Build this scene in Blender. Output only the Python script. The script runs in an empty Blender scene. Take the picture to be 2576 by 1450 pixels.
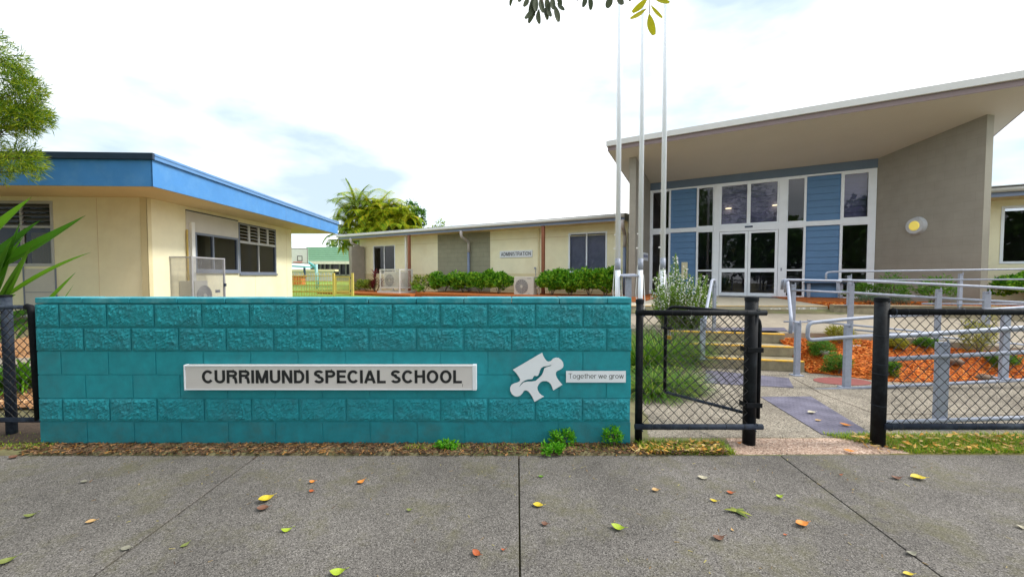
import bpy, math, random
from mathutils import Vector, Matrix, noise
random.seed(7)
R = math.radians
sc = bpy.context.scene
COL = sc.collection

# ---------------------------------------------------------------- camera
EYE = 1.45
PITCH = 2.0
cd = bpy.data.cameras.new('camera'); cam = bpy.data.objects.new('camera', cd); COL.objects.link(cam)
cam.location = (0, 0, EYE); cam.rotation_euler = (R(90 - PITCH), 0, 0)
cd.sensor_width = 36.0; cd.lens = 36.0 * 1000 / 2576
cd.clip_start = 0.05; cd.clip_end = 3000
sc.camera = cam
sc.view_settings.view_transform = 'Standard'; sc.view_settings.look = 'None'
sc.view_settings.exposure = 1.0; sc.view_settings.gamma = 1.0

# ---------------------------------------------------------------- sky
SUN_EL, SUN_AZ = 46, 92          # azimuth clockwise from +Y
w = bpy.data.worlds.new("World"); sc.world = w; w.use_nodes = True
nt = w.node_tree; nt.nodes.clear()
N = nt.nodes.new; Lk = nt.links.new
out = N('ShaderNodeOutputWorld'); bg = N('ShaderNodeBackground'); bg.inputs[1].default_value = 1.0
sky = N('ShaderNodeTexSky'); sky.sky_type = 'NISHITA'; sky.sun_disc = False
sky.sun_elevation = R(SUN_EL); sky.sun_rotation = R(SUN_AZ)
sm = N('ShaderNodeVectorMath'); sm.operation = 'SCALE'; sm.inputs['Scale'].default_value = 0.10
Lk(sky.outputs[0], sm.inputs[0])
tc = N('ShaderNodeTexCoord'); mp = N('ShaderNodeMapping'); mp.inputs['Scale'].default_value = (1, 1, 2.6)
mp.inputs['Location'].default_value = (1.3, 2.9, 0.7)
Lk(tc.outputs['Generated'], mp.inputs[0])
nz = N('ShaderNodeTexNoise'); nz.inputs['Scale'].default_value = 1.45; nz.inputs['Detail'].default_value = 7; nz.inputs['Roughness'].default_value = .5
Lk(mp.outputs[0], nz.inputs['Vector'])
rp = N('ShaderNodeValToRGB'); rp.color_ramp.elements[0].position = .30; rp.color_ramp.elements[0].color = (.92, .92, .92, 1)
rp.color_ramp.elements[1].position = .53; rp.color_ramp.elements[1].color = (1, 1, 1, 1)
Lk(nz.outputs[0], rp.inputs[0])
cl = N('ShaderNodeMixRGB'); cl.inputs[1].default_value = (.37, .455, .51, 1); cl.inputs[2].default_value = (1.02, 1.03, 1.04, 1)
rp2 = N('ShaderNodeValToRGB'); rp2.color_ramp.elements[0].position = .36; rp2.color_ramp.elements[1].position = .57
Lk(nz.outputs[0], rp2.inputs[0]); Lk(rp2.outputs[0], cl.inputs[0])
mx = N('ShaderNodeMixRGB'); Lk(rp.outputs[0], mx.inputs[0]); Lk(sm.outputs[0], mx.inputs[1]); Lk(cl.outputs[0], mx.inputs[2])
Lk(mx.outputs[0], bg.inputs[0]); Lk(bg.outputs[0], out.inputs[0])

# ---------------------------------------------------------------- sun behind thin cloud
sd = bpy.data.lights.new('sun', 'SUN'); sd.energy = 1.7; sd.angle = R(10); sd.color = (1, .96, .88)
so = bpy.data.objects.new('sun', sd); COL.objects.link(so)
tosun = Vector((math.sin(R(SUN_AZ)) * math.cos(R(SUN_EL)), math.cos(R(SUN_AZ)) * math.cos(R(SUN_EL)), math.sin(R(SUN_EL))))
so.rotation_euler = tosun.to_track_quat('Z', 'Y').to_euler(); so.location = (8, -6, 14)

# ---------------------------------------------------------------- measuring helpers (photo measures -> metres)
_c, _s = math.cos(R(PITCH)), math.sin(R(PITCH))
def ray(px, py):
    a = (px - 1288) / 1000; b = (725 - py) / 1000
    return Vector((a, _c + b * _s, -_s + b * _c))
CAM = Vector((0, 0, EYE))
def at(px, py, Y):
    d = ray(px, py); return CAM + d * (Y / d.y)
def onz(px, py, z):
    d = ray(px, py); return CAM + d * ((z - EYE) / d.z)
class Fr:
    def __init__(s, o, deg):
        s.o = Vector(o); s.deg = deg
        s.ux = Vector((math.cos(R(deg)), math.sin(R(deg)), 0)); s.uy = Vector((-math.sin(R(deg)), math.cos(R(deg)), 0))
    def hy(s, px, py, y):
        d = ray(px, py); t = (y - (CAM - s.o).dot(s.uy)) / d.dot(s.uy); p = CAM + d * t - s.o
        return Vector((p.dot(s.ux), y, p.z))
    def hx(s, px, py, x):
        d = ray(px, py); t = (x - (CAM - s.o).dot(s.ux)) / d.dot(s.ux); p = CAM + d * t - s.o
        return Vector((x, p.dot(s.uy), p.z))
    def w(s, x, y, z): return s.o + s.ux * x + s.uy * y + Vector((0, 0, z))
    def l(s, p):
        p = Vector(p) - s.o; return Vector((p.dot(s.ux), p.dot(s.uy), p.z))

# ---------------------------------------------------------------- materials
MATS = {}
def _base(name):
    m = bpy.data.materials.new(name); m.use_nodes = True
    t = m.node_tree; b = t.nodes['Principled BSDF']; return m, t, b
def pm(name, col, rough=.7, var=.12, scale=6, bump=0, bscale=80, metal=0, spec=.5, stain=None, stain_amt=.5, stain_scale=1.5, detail=5):
    if name in MATS: return MATS[name]
    m, t, b = _base(name); n = t.nodes.new; l = t.links.new
    tc = n('ShaderNodeTexCoord'); nz = n('ShaderNodeTexNoise'); nz.inputs['Scale'].default_value = scale; nz.inputs['Detail'].default_value = detail
    nz.inputs['Roughness'].default_value = .65
    l(tc.outputs['Object'], nz.inputs['Vector'])
    mr = n('ShaderNodeMapRange'); mr.inputs[1].default_value = .3; mr.inputs[2].default_value = .7
    mr.inputs[3].default_value = 1 - var; mr.inputs[4].default_value = 1 + var
    l(nz.outputs[0], mr.inputs[0])
    mu = n('ShaderNodeVectorMath'); mu.operation = 'SCALE'; mu.inputs[0].default_value = col[:3]; l(mr.outputs[0], mu.inputs['Scale'])
    last = mu.outputs[0]
    if stain:
        n2 = n('ShaderNodeTexNoise'); n2.inputs['Scale'].default_value = stain_scale; n2.inputs['Detail'].default_value = 8; n2.inputs['Roughness'].default_value = .7
        l(tc.outputs['Object'], n2.inputs['Vector'])
        r2 = n('ShaderNodeMapRange'); r2.inputs[1].default_value = .48; r2.inputs[2].default_value = .68; r2.inputs[3].default_value = 0; r2.inputs[4].default_value = stain_amt
        l(n2.outputs[0], r2.inputs[0])
        mi = n('ShaderNodeMixRGB'); l(r2.outputs[0], mi.inputs[0]); l(last, mi.inputs[1]); mi.inputs[2].default_value = (*stain, 1); last = mi.outputs[0]
    l(last, b.inputs['Base Color'])
    b.inputs['Roughness'].default_value = rough; b.inputs['Metallic'].default_value = metal; b.inputs['Specular IOR Level'].default_value = spec
    if bump:
        n3 = n('ShaderNodeTexNoise'); n3.inputs['Scale'].default_value = bscale; n3.inputs['Detail'].default_value = 4; l(tc.outputs['Object'], n3.inputs['Vector'])
        bp = n('ShaderNodeBump'); bp.inputs['Strength'].default_value = bump; bp.inputs['Distance'].default_value = .01; l(n3.outputs[0], bp.inputs['Height']); l(bp.outputs[0], b.inputs['Normal'])
    MATS[name] = m; return m
def leafm(name, cols, rough=.5, trans=.3, spec=.3):
    """foliage: every leaf island picks its own tone"""
    m, t, b = _base(name); n = t.nodes.new; l = t.links.new
    g = n('ShaderNodeNewGeometry'); r = n('ShaderNodeValToRGB')
    if trans: cols = [tuple(min(.85, v * 1.3) for v in c) for c in cols]
    el = r.color_ramp.elements
    while len(el) < len(cols): el.new(.5)
    for i, c in enumerate(cols): el[i].position = i / (len(cols) - 1); el[i].color = (*c, 1)
    l(g.outputs['Random Per Island'], r.inputs[0]); l(r.outputs[0], b.inputs['Base Color'])
    b.inputs['Roughness'].default_value = rough; b.inputs['Specular IOR Level'].default_value = spec
    if trans:
        tr = n('ShaderNodeBsdfTranslucent'); l(r.outputs[0], tr.inputs[0]); ms = n('ShaderNodeMixShader'); ms.inputs[0].default_value = trans
        l(b.outputs[0], ms.inputs[1]); l(tr.outputs[0], ms.inputs[2]); l(ms.outputs[0], t.nodes['Material Output'].inputs[0])
    return m
def glassm(name, tint=(.10, .11, .13), trans=.5, ior=1.7):
    m, t, b = _base(name); n = t.nodes.new; l = t.links.new
    gl = n('ShaderNodeBsdfGlossy'); gl.inputs['Roughness'].default_value = .015; gl.inputs[0].default_value = (.95, .96, 1, 1)
    tr = n('ShaderNodeBsdfTransparent'); tr.inputs[0].default_value = (*tint, 1)
    fr = n('ShaderNodeFresnel'); fr.inputs[0].default_value = ior
    ms = n('ShaderNodeMixShader'); l(fr.outputs[0], ms.inputs[0]); l(tr.outputs[0], ms.inputs[1]); l(gl.outputs[0], ms.inputs[2])
    l(ms.outputs[0], t.nodes['Material Output'].inputs[0]); return m
def blockm(name, col, bw=.4, bh=.2, dark=.8, bump=.35):
    """painted blockwork with faint joints"""
    m, t, b = _base(name); n = t.nodes.new; l = t.links.new
    tc = n('ShaderNodeTexCoord'); sp = n('ShaderNodeSeparateXYZ'); l(tc.outputs['Object'], sp.inputs[0])
    ad = n('ShaderNodeMath'); l(sp.outputs[0], ad.inputs[0]); l(sp.outputs[1], ad.inputs[1])
    cb = n('ShaderNodeCombineXYZ'); l(ad.outputs[0], cb.inputs[0]); l(sp.outputs[2], cb.inputs[1])
    br = n('ShaderNodeTexBrick'); br.inputs['Scale'].default_value = 1; br.inputs['Brick Width'].default_value = bw; br.inputs['Row Height'].default_value = bh
    br.inputs['Mortar Size'].default_value = .006; br.inputs['Mortar Smooth'].default_value = .3
    br.inputs['Color1'].default_value = (*col, 1); br.inputs['Color2'].default_value = (*[c * .96 for c in col], 1); br.inputs['Mortar'].default_value = (*[c * dark for c in col], 1)
    l(cb.outputs[0], br.inputs['Vector'])
    nz = n('ShaderNodeTexNoise'); nz.inputs['Scale'].default_value = 3; nz.inputs['Detail'].default_value = 6; l(tc.outputs['Object'], nz.inputs['Vector'])
    mr = n('ShaderNodeMapRange'); mr.inputs[1].default_value = .3; mr.inputs[2].default_value = .7; mr.inputs[3].default_value = .92; mr.inputs[4].default_value = 1.06; l(nz.outputs[0], mr.inputs[0])
    mu = n('ShaderNodeVectorMath'); mu.operation = 'SCALE'; l(br.outputs[0], mu.inputs[0]); l(mr.outputs[0], mu.inputs['Scale']); l(mu.outputs[0], b.inputs['Base Color'])
    b.inputs['Roughness'].default_value = .8
    bp = n('ShaderNodeBump'); bp.invert = True; bp.inputs['Strength'].default_value = bump; bp.inputs['Distance'].default_value = .01; l(br.outputs['Fac'], bp.inputs['Height']); l(bp.outputs[0], b.inputs['Normal'])
    return m
def aggm(name, base, dark, light, scale=150, tint=None, tscale=.8, grain=1.0):
    """exposed-aggregate concrete: fine stones plus broad weathering"""
    m, t, b = _base(name); n = t.nodes.new; l = t.links.new
    tc = n('ShaderNodeTexCoord')
    v = n('ShaderNodeTexVoronoi'); v.inputs['Scale'].default_value = scale; l(tc.outputs['Object'], v.inputs['Vector'])
    sp = n('ShaderNodeSeparateColor'); l(v.outputs['Color'], sp.inputs[0])
    r = n('ShaderNodeValToRGB'); e = r.color_ramp.elements; e[0].position = .06; e[0].color = (*dark, 1); e[1].position = .97; e[1].color = (*light, 1)
    a = e.new(.3); a.color = (*base, 1); a = e.new(.75); a.color = (*[c * 1.15 for c in base], 1)
    l(sp.outputs[0], r.inputs[0])
    nz = n('ShaderNodeTexNoise'); nz.inputs['Scale'].default_value = tscale; nz.inputs['Detail'].default_value = 9; nz.inputs['Roughness'].default_value = .7; l(tc.outputs['Object'], nz.inputs['Vector'])
    mr = n('ShaderNodeMapRange'); mr.inputs[1].default_value = .3; mr.inputs[2].default_value = .7; mr.inputs[3].default_value = .66; mr.inputs[4].default_value = 1.28; l(nz.outputs[0], mr.inputs[0])
    mu = n('ShaderNodeVectorMath'); mu.operation = 'SCALE'; l(r.outputs[0], mu.inputs[0]); l(mr.outputs[0], mu.inputs['Scale']); last = mu.outputs[0]
    if tint:
        n2 = n('ShaderNodeTexNoise'); n2.inputs['Scale'].default_value = 2.3; n2.inputs['Detail'].default_value = 10; n2.inputs['Roughness'].default_value = .75; l(tc.outputs['Object'], n2.inputs['Vector'])
        m2 = n('ShaderNodeMapRange'); m2.inputs[1].default_value = .5; m2.inputs[2].default_value = .7; m2.inputs[3].default_value = 0; m2.inputs[4].default_value = .62; l(n2.outputs[0], m2.inputs[0])
        mi = n('ShaderNodeMixRGB'); l(m2.outputs[0], mi.inputs[0]); l(last, mi.inputs[1]); mi.inputs[2].default_value = (*tint, 1); last = mi.outputs[0]
    l(last, b.inputs['Base Color']); b.inputs['Roughness'].default_value = .9; b.inputs['Specular IOR Level'].default_value = .2
    bp = n('ShaderNodeBump'); bp.inputs['Strength'].default_value = .4; bp.inputs['Distance'].default_value = .003; l(v.outputs['Distance'], bp.inputs['Height']); l(bp.outputs[0], b.inputs['Normal'])
    return m
def emim(name, col, st):
    m, t, b = _base(name); b.inputs['Emission Color'].default_value = (*col, 1); b.inputs['Emission Strength'].default_value = st; b.inputs['Base Color'].default_value = (*col, 1); return m

M_TEAL = pm('teal_paint', (.008, .26, .315), .75, .16, 9, .25, 160, stain=(.035, .165, .195), stain_amt=.55, stain_scale=2.2)
M_TEALR = pm('teal_paint_rock', (.009, .25, .305), .75, .2, 14, .7, 85, stain=(.035, .165, .20), stain_amt=.5, stain_scale=3)
M_TEALB = pm('teal_paint_soiled', (.008, .21, .26), .75, .2, 9, .25, 120, stain=(.05, .12, .12), stain_amt=.45, stain_scale=4)
M_PATH = aggm('footpath_concrete', (.128, .117, .108), (.052, .048, .045), (.25, .233, .216), 200, (.12, .112, .05), 1.1)
M_WALK = aggm('entry_concrete', (.235, .205, .165), (.07, .06, .05), (.42, .38, .32), 130, (.13, .11, .09), 1.5)
M_PAD = aggm('pink_concrete', (.36, .25, .19), (.13, .08, .06), (.6, .48, .4), 110, (.26, .19, .15), 2)
M_CONC = pm('step_concrete', (.29, .25, .165), .85, .22, 9, .4, 60, stain=(.16, .13, .09), stain_amt=.7, stain_scale=3)
M_DECK = pm('landing_concrete', (.31, .265, .205), .85, .14, 7, .3, 90, stain=(.20, .17, .14), stain_amt=.5, stain_scale=1.2)
M_SLAB = pm('pale_concrete', (.52, .46, .35), .8, .1, 5, .2, 70, stain=(.3, .26, .2), stain_amt=.3)
M_YEL = pm('yellow_edge_paint', (.80, .45, .04), .7, .2, 30, stain=(.35, .3, .2), stain_amt=.7, stain_scale=9)
M_WHITEROUGH = pm('flaked_white_paint', (.75, .72, .68), .8, .3, 40, .8, 40, stain=(.25, .21, .18), stain_amt=.9, stain_scale=14)
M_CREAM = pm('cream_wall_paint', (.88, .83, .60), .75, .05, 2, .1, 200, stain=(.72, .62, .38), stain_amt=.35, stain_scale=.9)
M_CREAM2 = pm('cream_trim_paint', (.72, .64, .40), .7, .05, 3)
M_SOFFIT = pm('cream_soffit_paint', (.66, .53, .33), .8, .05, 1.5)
M_BLUE = pm('blue_fascia_paint', (.06, .25, .60), .55, .06, 3, stain=(.14, .36, .66), stain_amt=.4, stain_scale=2.4)
M_CAP = pm('dark_roof_flashing', (.035, .06, .11), .4, .15, 3, metal=.3)
M_LBLUE = pm('blue_roof_flashing', (.11, .27, .55), .4, .08, 3)
M_ROOF = pm('zinc_roof_sheet', (.45, .46, .46), .4, .08, 3, metal=.4)
M_TAN = blockm('taupe_blockwork', (.31, .288, .25), dark=.9, bump=.15)
M_TANG = blockm('grey_green_blockwork', (.30, .29, .21), dark=.7)
M_SOFF2 = pm('taupe_soffit_paint', (.58, .55, .50), .8, .03, 1)
M_FAS1 = pm('pale_grey_fascia', (.60, .60, .60), .45, .04, 3)
M_FAS2 = pm('mauve_brown_fascia', (.22, .165, .17), .5, .06, 4)
M_BEAM = pm('slate_blue_beam', (.13, .18, .26), .6, .05, 3)
M_CLAD = pm('blue_weatherboard', (.10, .22, .42), .6, .05, 4)
M_WHITE = pm('white_powdercoat', (.82, .87, .96), .4, .04, 3)
M_WHITE2 = pm('white_plastic', (.75, .75, .73), .5, .06, 5)
M_PLATE = pm('white_sign_metal', (.76, .79, .86), .4, .03, 3)
M_SIGN = pm('off_white_sign_face', (.63, .59, .585), .5, .05, 4, stain=(.45, .41, .39), stain_amt=.25, stain_scale=2)
M_BLACK = pm('black_lettering', (.012, .012, .018), .4, .05, 3)
M_GLETTER = pm('dark_teal_lettering', (.03, .09, .12), .5, .05, 3)
M_BLKTUBE = pm('black_powdercoat_tube', (.007, .008, .011), .6, .3, 20, .15, 60, spec=.14, stain=(.04, .05, .06), stain_amt=.35, stain_scale=7)
M_GALV = pm('weathered_dark_galvanised', (.022, .030, .048), .65, .3, 14, spec=.14, stain=(.10, .125, .155), stain_amt=.6, stain_scale=6)
M_WIRE = pm('black_wire', (.015, .014, .016), .5, .1, 5)
M_STEEL = pm('galvanised_steel', (.32, .35, .44), .55, .12, 18, metal=.1, stain=(.22, .24, .29), stain_amt=.5, stain_scale=12)
M_BRASS = pm('brass', (.55, .33, .06), .35, .15, 20, metal=.8)
M_GREYBLUE = pm('grey_blue_gutter_paint', (.20, .25, .38), .5, .05, 4)
M_GUTTER = pm('pale_gutter', (.60, .60, .58), .4, .05, 4)
M_PIPE = pm('pink_grey_downpipe', (.50, .46, .46), .5, .05, 4)
M_BROWN = pm('red_brown_post', (.25, .085, .04), .6, .1, 6)
M_LFRAME = pm('slate_window_frame', (.17, .20, .27), .5, .06, 4)
M_LFRAME2 = pm('pale_window_frame', (.46, .47, .48), .5, .06, 4)
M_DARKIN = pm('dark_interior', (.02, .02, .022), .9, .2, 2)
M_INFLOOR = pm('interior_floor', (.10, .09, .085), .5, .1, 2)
M_CURT = pm('ochre_curtain', (.75, .65, .28), .9, .1, 3)
M_GPANEL = pm('pale_grey_panel', (.58, .56, .52), .7, .05, 3)
M_AC = pm('beige_metal_case', (.62, .60, .54), .5, .05, 4)
M_GRILLE = pm('grey_fan_grille', (.22, .22, .23), .5, .1, 5)
M_CAGE = pm('galvanised_cage_mesh', (.42, .42, .46), .45, .1, 10, metal=.3)
M_CAGE2 = pm('white_cage_frame', (.66, .65, .63), .5, .08, 8)
M_TACT = None
M_RED = pm('red_paint', (.22, .06, .055), .8, .15, 10, .2, 60)
M_MULCH = pm('orange_mulch_base', (.42, .11, .012), .95, .5, 45, 1.0, 60)
M_SOIL = pm('soil', (.07, .045, .03), .95, .4, 25, .8, 50)
M_GRASS = pm('lawn_green', (.16, .28, .025), .95, .35, 12, .6, 60, stain=(.30, .22, .04), stain_amt=.5, stain_scale=.6)
M_GROUND = pm('bare_ground', (.16, .14, .07), .95, .3, 6, .4, 40, stain=(.10, .15, .03), stain_amt=.7, stain_scale=1.5)
M_YFEN = pm('yellow_fence_paint', (.72, .58, .16), .5, .06, 5)
M_GREENROOF = pm('pale_green_roof_sheet', (.22, .40, .27), .5, .06, 3)
M_TBLUE = pm('turquoise_pole_paint', (.12, .42, .45), .5, .06, 3)
M_BARK = pm('grey_brown_bark', (.13, .10, .075), .9, .35, 12, .8, 30)
M_LIGHTFACE = emim('lit_lamp_lens', (.75, .60, .12), .22)
M_DOWNL = emim('downlight_glow', (1, .85, .45), 1.3)
M_GLASS = glassm('entry_glass', (.6, .6, .72), ior=1.6)
M_GLASSD = glassm('window_glass', (.5, .52, .55), ior=1.42)
def tactm():
    m, t, b = _base('tactile_tile'); n = t.nodes.new; l = t.links.new
    b.inputs['Base Color'].default_value = (.115, .11, .165, 1); b.inputs['Roughness'].default_value = .75
    tc = n('ShaderNodeTexCoord'); mp = n('ShaderNodeMapping'); mp.inputs['Rotation'].default_value = (0, 0, R(-12)); l(tc.outputs['Object'], mp.inputs[0])
    br = n('ShaderNodeTexVoronoi'); br.inputs['Scale'].default_value = 20; br.inputs['Randomness'].default_value = 0; l(mp.outputs[0], br.inputs['Vector'])
    mr = n('ShaderNodeMapRange'); mr.inputs[1].default_value = .28; mr.inputs[2].default_value = .36; mr.inputs[3].default_value = 1; mr.inputs[4].default_value = 0; l(br.outputs['Distance'], mr.inputs[0])
    bp = n('ShaderNodeBump'); bp.inputs['Strength'].default_value = .8; bp.inputs['Distance'].default_value = .005; l(mr.outputs[0], bp.inputs['Height']); l(bp.outputs[0], b.inputs['Normal'])
    nz = n('ShaderNodeTexNoise'); nz.inputs['Scale'].default_value = 5; nz.inputs['Detail'].default_value = 8; l(tc.outputs['Object'], nz.inputs['Vector'])
    r = n('ShaderNodeValToRGB'); r.color_ramp.elements[0].position = .35; r.color_ramp.elements[0].color = (.085, .08, .12, 1); r.color_ramp.elements[1].position = .7; r.color_ramp.elements[1].color = (.16, .15, .21, 1)
    l(nz.outputs[0], r.inputs[0]); l(r.outputs[0], b.inputs['Base Color']); return m
M_TACT = tactm()

# foliage palettes
F_HEDGE = leafm('hedge_leaves', [(.03, .12, .008), (.08, .26, .015), (.17, .38, .02), (.32, .50, .04)])
F_SPARSE = leafm('yellow_green_leaves', [(.05, .12, .01), (.20, .30, .03), (.38, .42, .06)])
F_PALM = leafm('palm_leaflets', [(.08, .18, .01), (.22, .34, .015), (.40, .44, .02), (.48, .34, .02)], trans=.5)
F_PALMD = leafm('dark_palm_leaflets', [(.06, .10, .02), (.14, .22, .03), (.28, .38, .03)], trans=.45)
F_DARK = leafm('dark_tree_leaves', [(.015, .06, .01), (.05, .14, .015), (.10, .24, .02)])
F_NEEDLE = leafm('feathery_leaves', [(.03, .09, .01), (.09, .18, .012), (.22, .32, .015), (.34, .36, .02)], trans=.4)
F_SWORD = leafm('sword_leaves', [(.025, .10, .008), (.06, .18, .01), (.13, .30, .015), (.05, .12, .01)], .5, .35)
F_STRAP = leafm('strap_leaves', [(.02, .08, .006), (.05, .15, .008), (.10, .21, .012), (.30, .33, .07)], trans=.3)
F_ROSE = leafm('rosemary_leaves', [(.05, .12, .012), (.11, .22, .015), (.22, .32, .03)], trans=.25)
F_FLOWER = leafm('pale_flowers', [(.75, .70, .80), (.80, .80, .85)], trans=.3)
F_CORD = leafm('burgundy_leaves', [(.10, .015, .025), (.20, .03, .04), (.30, .08, .07)], trans=.3)
F_BED = leafm('bed_shrub_leaves', [(.03, .10, .01), (.08, .20, .02), (.15, .27, .03)])
F_OLIVE = leafm('olive_shrub_leaves', [(.14, .15, .015), (.26, .26, .03), (.32, .30, .04)])
F_BLUESH = leafm('blue_green_leaves', [(.05, .09, .06), (.11, .17, .11)])
F_WEED = leafm('weed_leaves', [(.04, .18, .008), (.08, .30, .01), (.16, .40, .02)])
F_GBLADE = leafm('grass_blades', [(.05, .14, .008), (.14, .28, .01), (.26, .33, .015), (.32, .30, .04)])
F_LITTER = leafm('leaf_litter', [(.03, .018, .012), (.07, .04, .022), (.12, .065, .035), (.22, .13, .07), (.36, .17, .04)], .8, 0)
F_CHIPS = leafm('orange_bark_chips', [(.26, .045, .006), (.62, .13, .008), (.80, .21, .012), (.78, .38, .10)], .8, 0)
F_HANG = leafm('hanging_leaves_grey', [(.045, .06, .035), (.075, .085, .05)], trans=.35)
F_HANGY = leafm('hanging_leaves_yellow', [(.30, .33, .01), (.42, .36, .01)], trans=.45)

# ---------------------------------------------------------------- mesh helpers
class MB:
    def __init__(s): s.v = []; s.f = []
    def add(s, vs, fs):
        o = len(s.v); s.v += [tuple(p) for p in vs]; s.f += [[i + o for i in f] for f in fs]; return s
    def box(s, x0, y0, z0, x1, y1, z1):
        if x1 < x0: x0, x1 = x1, x0
        if y1 < y0: y0, y1 = y1, y0
        if z1 < z0: z0, z1 = z1, z0
        return s.add([(x0, y0, z0), (x1, y0, z0), (x1, y1, z0), (x0, y1, z0), (x0, y0, z1), (x1, y0, z1), (x1, y1, z1), (x0, y1, z1)],
                     [(0, 3, 2, 1), (4, 5, 6, 7), (0, 1, 5, 4), (1, 2, 6, 5), (2, 3, 7, 6), (3, 0, 4, 7)])
    def quad(s, a, b, c, d): return s.add([a, b, c, d], [(0, 1, 2, 3)])
    def prism(s, pts, dvec):
        """closed outline pts (3D) extruded by dvec"""
        n = len(pts); d = Vector(dvec); q = [Vector(p) for p in pts]
        return s.add(q + [p + d for p in q], [tuple(range(n))[::-1], tuple(range(n, 2 * n))] + [(i, (i + 1) % n, n + (i + 1) % n, n + i) for i in range(n)])
    def tube(s, pts, r, n=8, caps=True, r1=None):
        pts = [Vector(p) for p in pts]; m = len(pts); rings = []
        up = None
        for i, p in enumerate(pts):
            t = (pts[min(i + 1, m - 1)] - pts[max(i - 1, 0)]).normalized()
            if up is None: up = Vector((0, 0, 1)) if abs(t.z) < .9 else Vector((1, 0, 0))
            a = t.cross(up)
            if a.length < 1e-4: a = t.cross(Vector((1, 0, 0)))
            a.normalize(); b = a.cross(t).normalized(); up = b
            rr = r if r1 is None else r + (r1 - r) * i / (m - 1)
            rings.append([p + a * (math.cos(2 * math.pi * k / n) * rr) + b * (math.sin(2 * math.pi * k / n) * rr) for k in range(n)])
        o = len(s.v)
        for rg in rings: s.v += [tuple(p) for p in rg]
        for i in range(m - 1):
            for k in range(n): s.f.append([o + i * n + k, o + i * n + (k + 1) % n, o + (i + 1) * n + (k + 1) % n, o + (i + 1) * n + k])
        if caps:
            s.f.append([o + k for k in range(n)][::-1]); s.f.append([o + (m - 1) * n + k for k in range(n)])
        return s
    def leaf(s, p, d, n, L, W, bend=.0):
        """diamond leaf folded on its midrib"""
        p = Vector(p); d = Vector(d).normalized(); n = Vector(n); sd = d.cross(n)
        if sd.length < 1e-4: sd = d.orthogonal()
        sd.normalize(); up = sd.cross(d)
        m = p + d * (L * .45); t = p + d * L - up * (bend * L)
        return s.add([p, m + sd * W * .5 + up * W * .12, t, m - sd * W * .5 + up * W * .12], [(0, 1, 2), (0, 2, 3)])
    def blade(s, p, d, L, W, droop=.5, seg=5, up=(0, 0, 1), fold=.15, tipw=0.02, flat=False):
        """long strap leaf curving over"""
        p = Vector(p); d = Vector(d).normalized(); pts = []; rows = []
        sd = d.cross(Vector(up))
        if sd.length < 1e-3: sd = Vector((random.uniform(-1, 1), random.uniform(-1, 1), 0))
        sd.normalize(); q = p.copy(); dd = d.copy()
        for i in range(seg + 1):
            f = i / seg; wv = W * (1 - f) ** .6 * (.55 + .45 * min(1, f * 4)) + tipw * W
            nn = sd.cross(dd)
            rows.append((q - sd * wv * .5, q - nn * wv * fold * (-1), q + sd * wv * .5))
            q = q + dd * (L / seg); dd = (dd + Vector((0, 0, -droop / seg))).normalized()
        o = len(s.v)
        for r in rows: s.v += [tuple(r[0]), tuple(Vector(r[1]) - sd.cross(dd) * 2 * 0), tuple(r[2])]
        for i in range(seg):
            a = o + i * 3
            s.f += [[a, a + 1, a + 4, a + 3], [a + 1, a + 2, a + 5, a + 4]]
        return s
    def build(s, name, mat, parent=None, smooth=False, bevel=0):
        me = bpy.data.meshes.new(name); me.from_pydata(s.v, [], s.f); me.update()
        if mat: me.materials.append(mat)
        if smooth:
            me.polygons.foreach_set('use_smooth', [True] * len(me.polygons))
        o = bpy.data.objects.new(name, me); COL.objects.link(o)
        if parent: o.parent = parent
        if bevel:
            b = o.modifiers.new('bevel', 'BEVEL'); b.width = bevel; b.segments = 2; b.limit_method = 'ANGLE'
        return o
def tag(o, label, cat, group=None, kind=None):
    if kind: o['kind'] = kind
    if label: o['label'] = label
    if cat: o['category'] = cat
    if group: o['group'] = group
    return o
def thing(name, label, cat, loc=(0, 0, 0), rz=0, group=None):
    o = bpy.data.objects.new(name, None); COL.objects.link(o); o.empty_display_size = .2
    o.location = loc; o.rotation_euler = (0, 0, R(rz)); return tag(o, label, cat, group)
def struct(o): o['kind'] = 'structure'; return o
def copy_tree(o, parent=None):
    c = o.copy(); COL.objects.link(c); c.parent = parent
    for ch in [x for x in bpy.data.objects if x.parent == o]: copy_tree(ch, c)
    return c
def rnd(a, b): return random.uniform(a, b)
def rdir(zmin=-1, zmax=1):
    z = rnd(zmin, zmax); a = rnd(0, 6.2832); r = math.sqrt(max(0, 1 - z * z)); return Vector((r * math.cos(a), r * math.sin(a), z))
def text_mesh(body, name, mat, parent, x0, x1, z0, z1, y, offset=0, rotx=90, ext=.001):
    c = bpy.data.curves.new(name, 'FONT'); c.body = body; c.size = 1; c.offset = offset; c.extrude = 0; c.resolution_u = 4
    o = bpy.data.objects.new(name, c); COL.objects.link(o); bpy.context.view_layer.update()
    dg = bpy.context.evaluated_depsgraph_get(); me = bpy.data.meshes.new_from_object(o.evaluated_get(dg)); bpy.data.objects.remove(o)
    xs = [v.co.x for v in me.vertices]; ys = [v.co.y for v in me.vertices]
    a, b, e, f = min(xs), max(xs), min(ys), max(ys)
    for v in me.vertices:
        v.co = Vector((x0 + (v.co.x - a) / (b - a) * (x1 - x0), y, z0 + (v.co.y - e) / (f - e) * (z1 - z0)))
    me.materials.clear(); me.materials.append(mat)
    o = bpy.data.objects.new(name, me); COL.objects.link(o); o.parent = parent; return o

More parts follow.
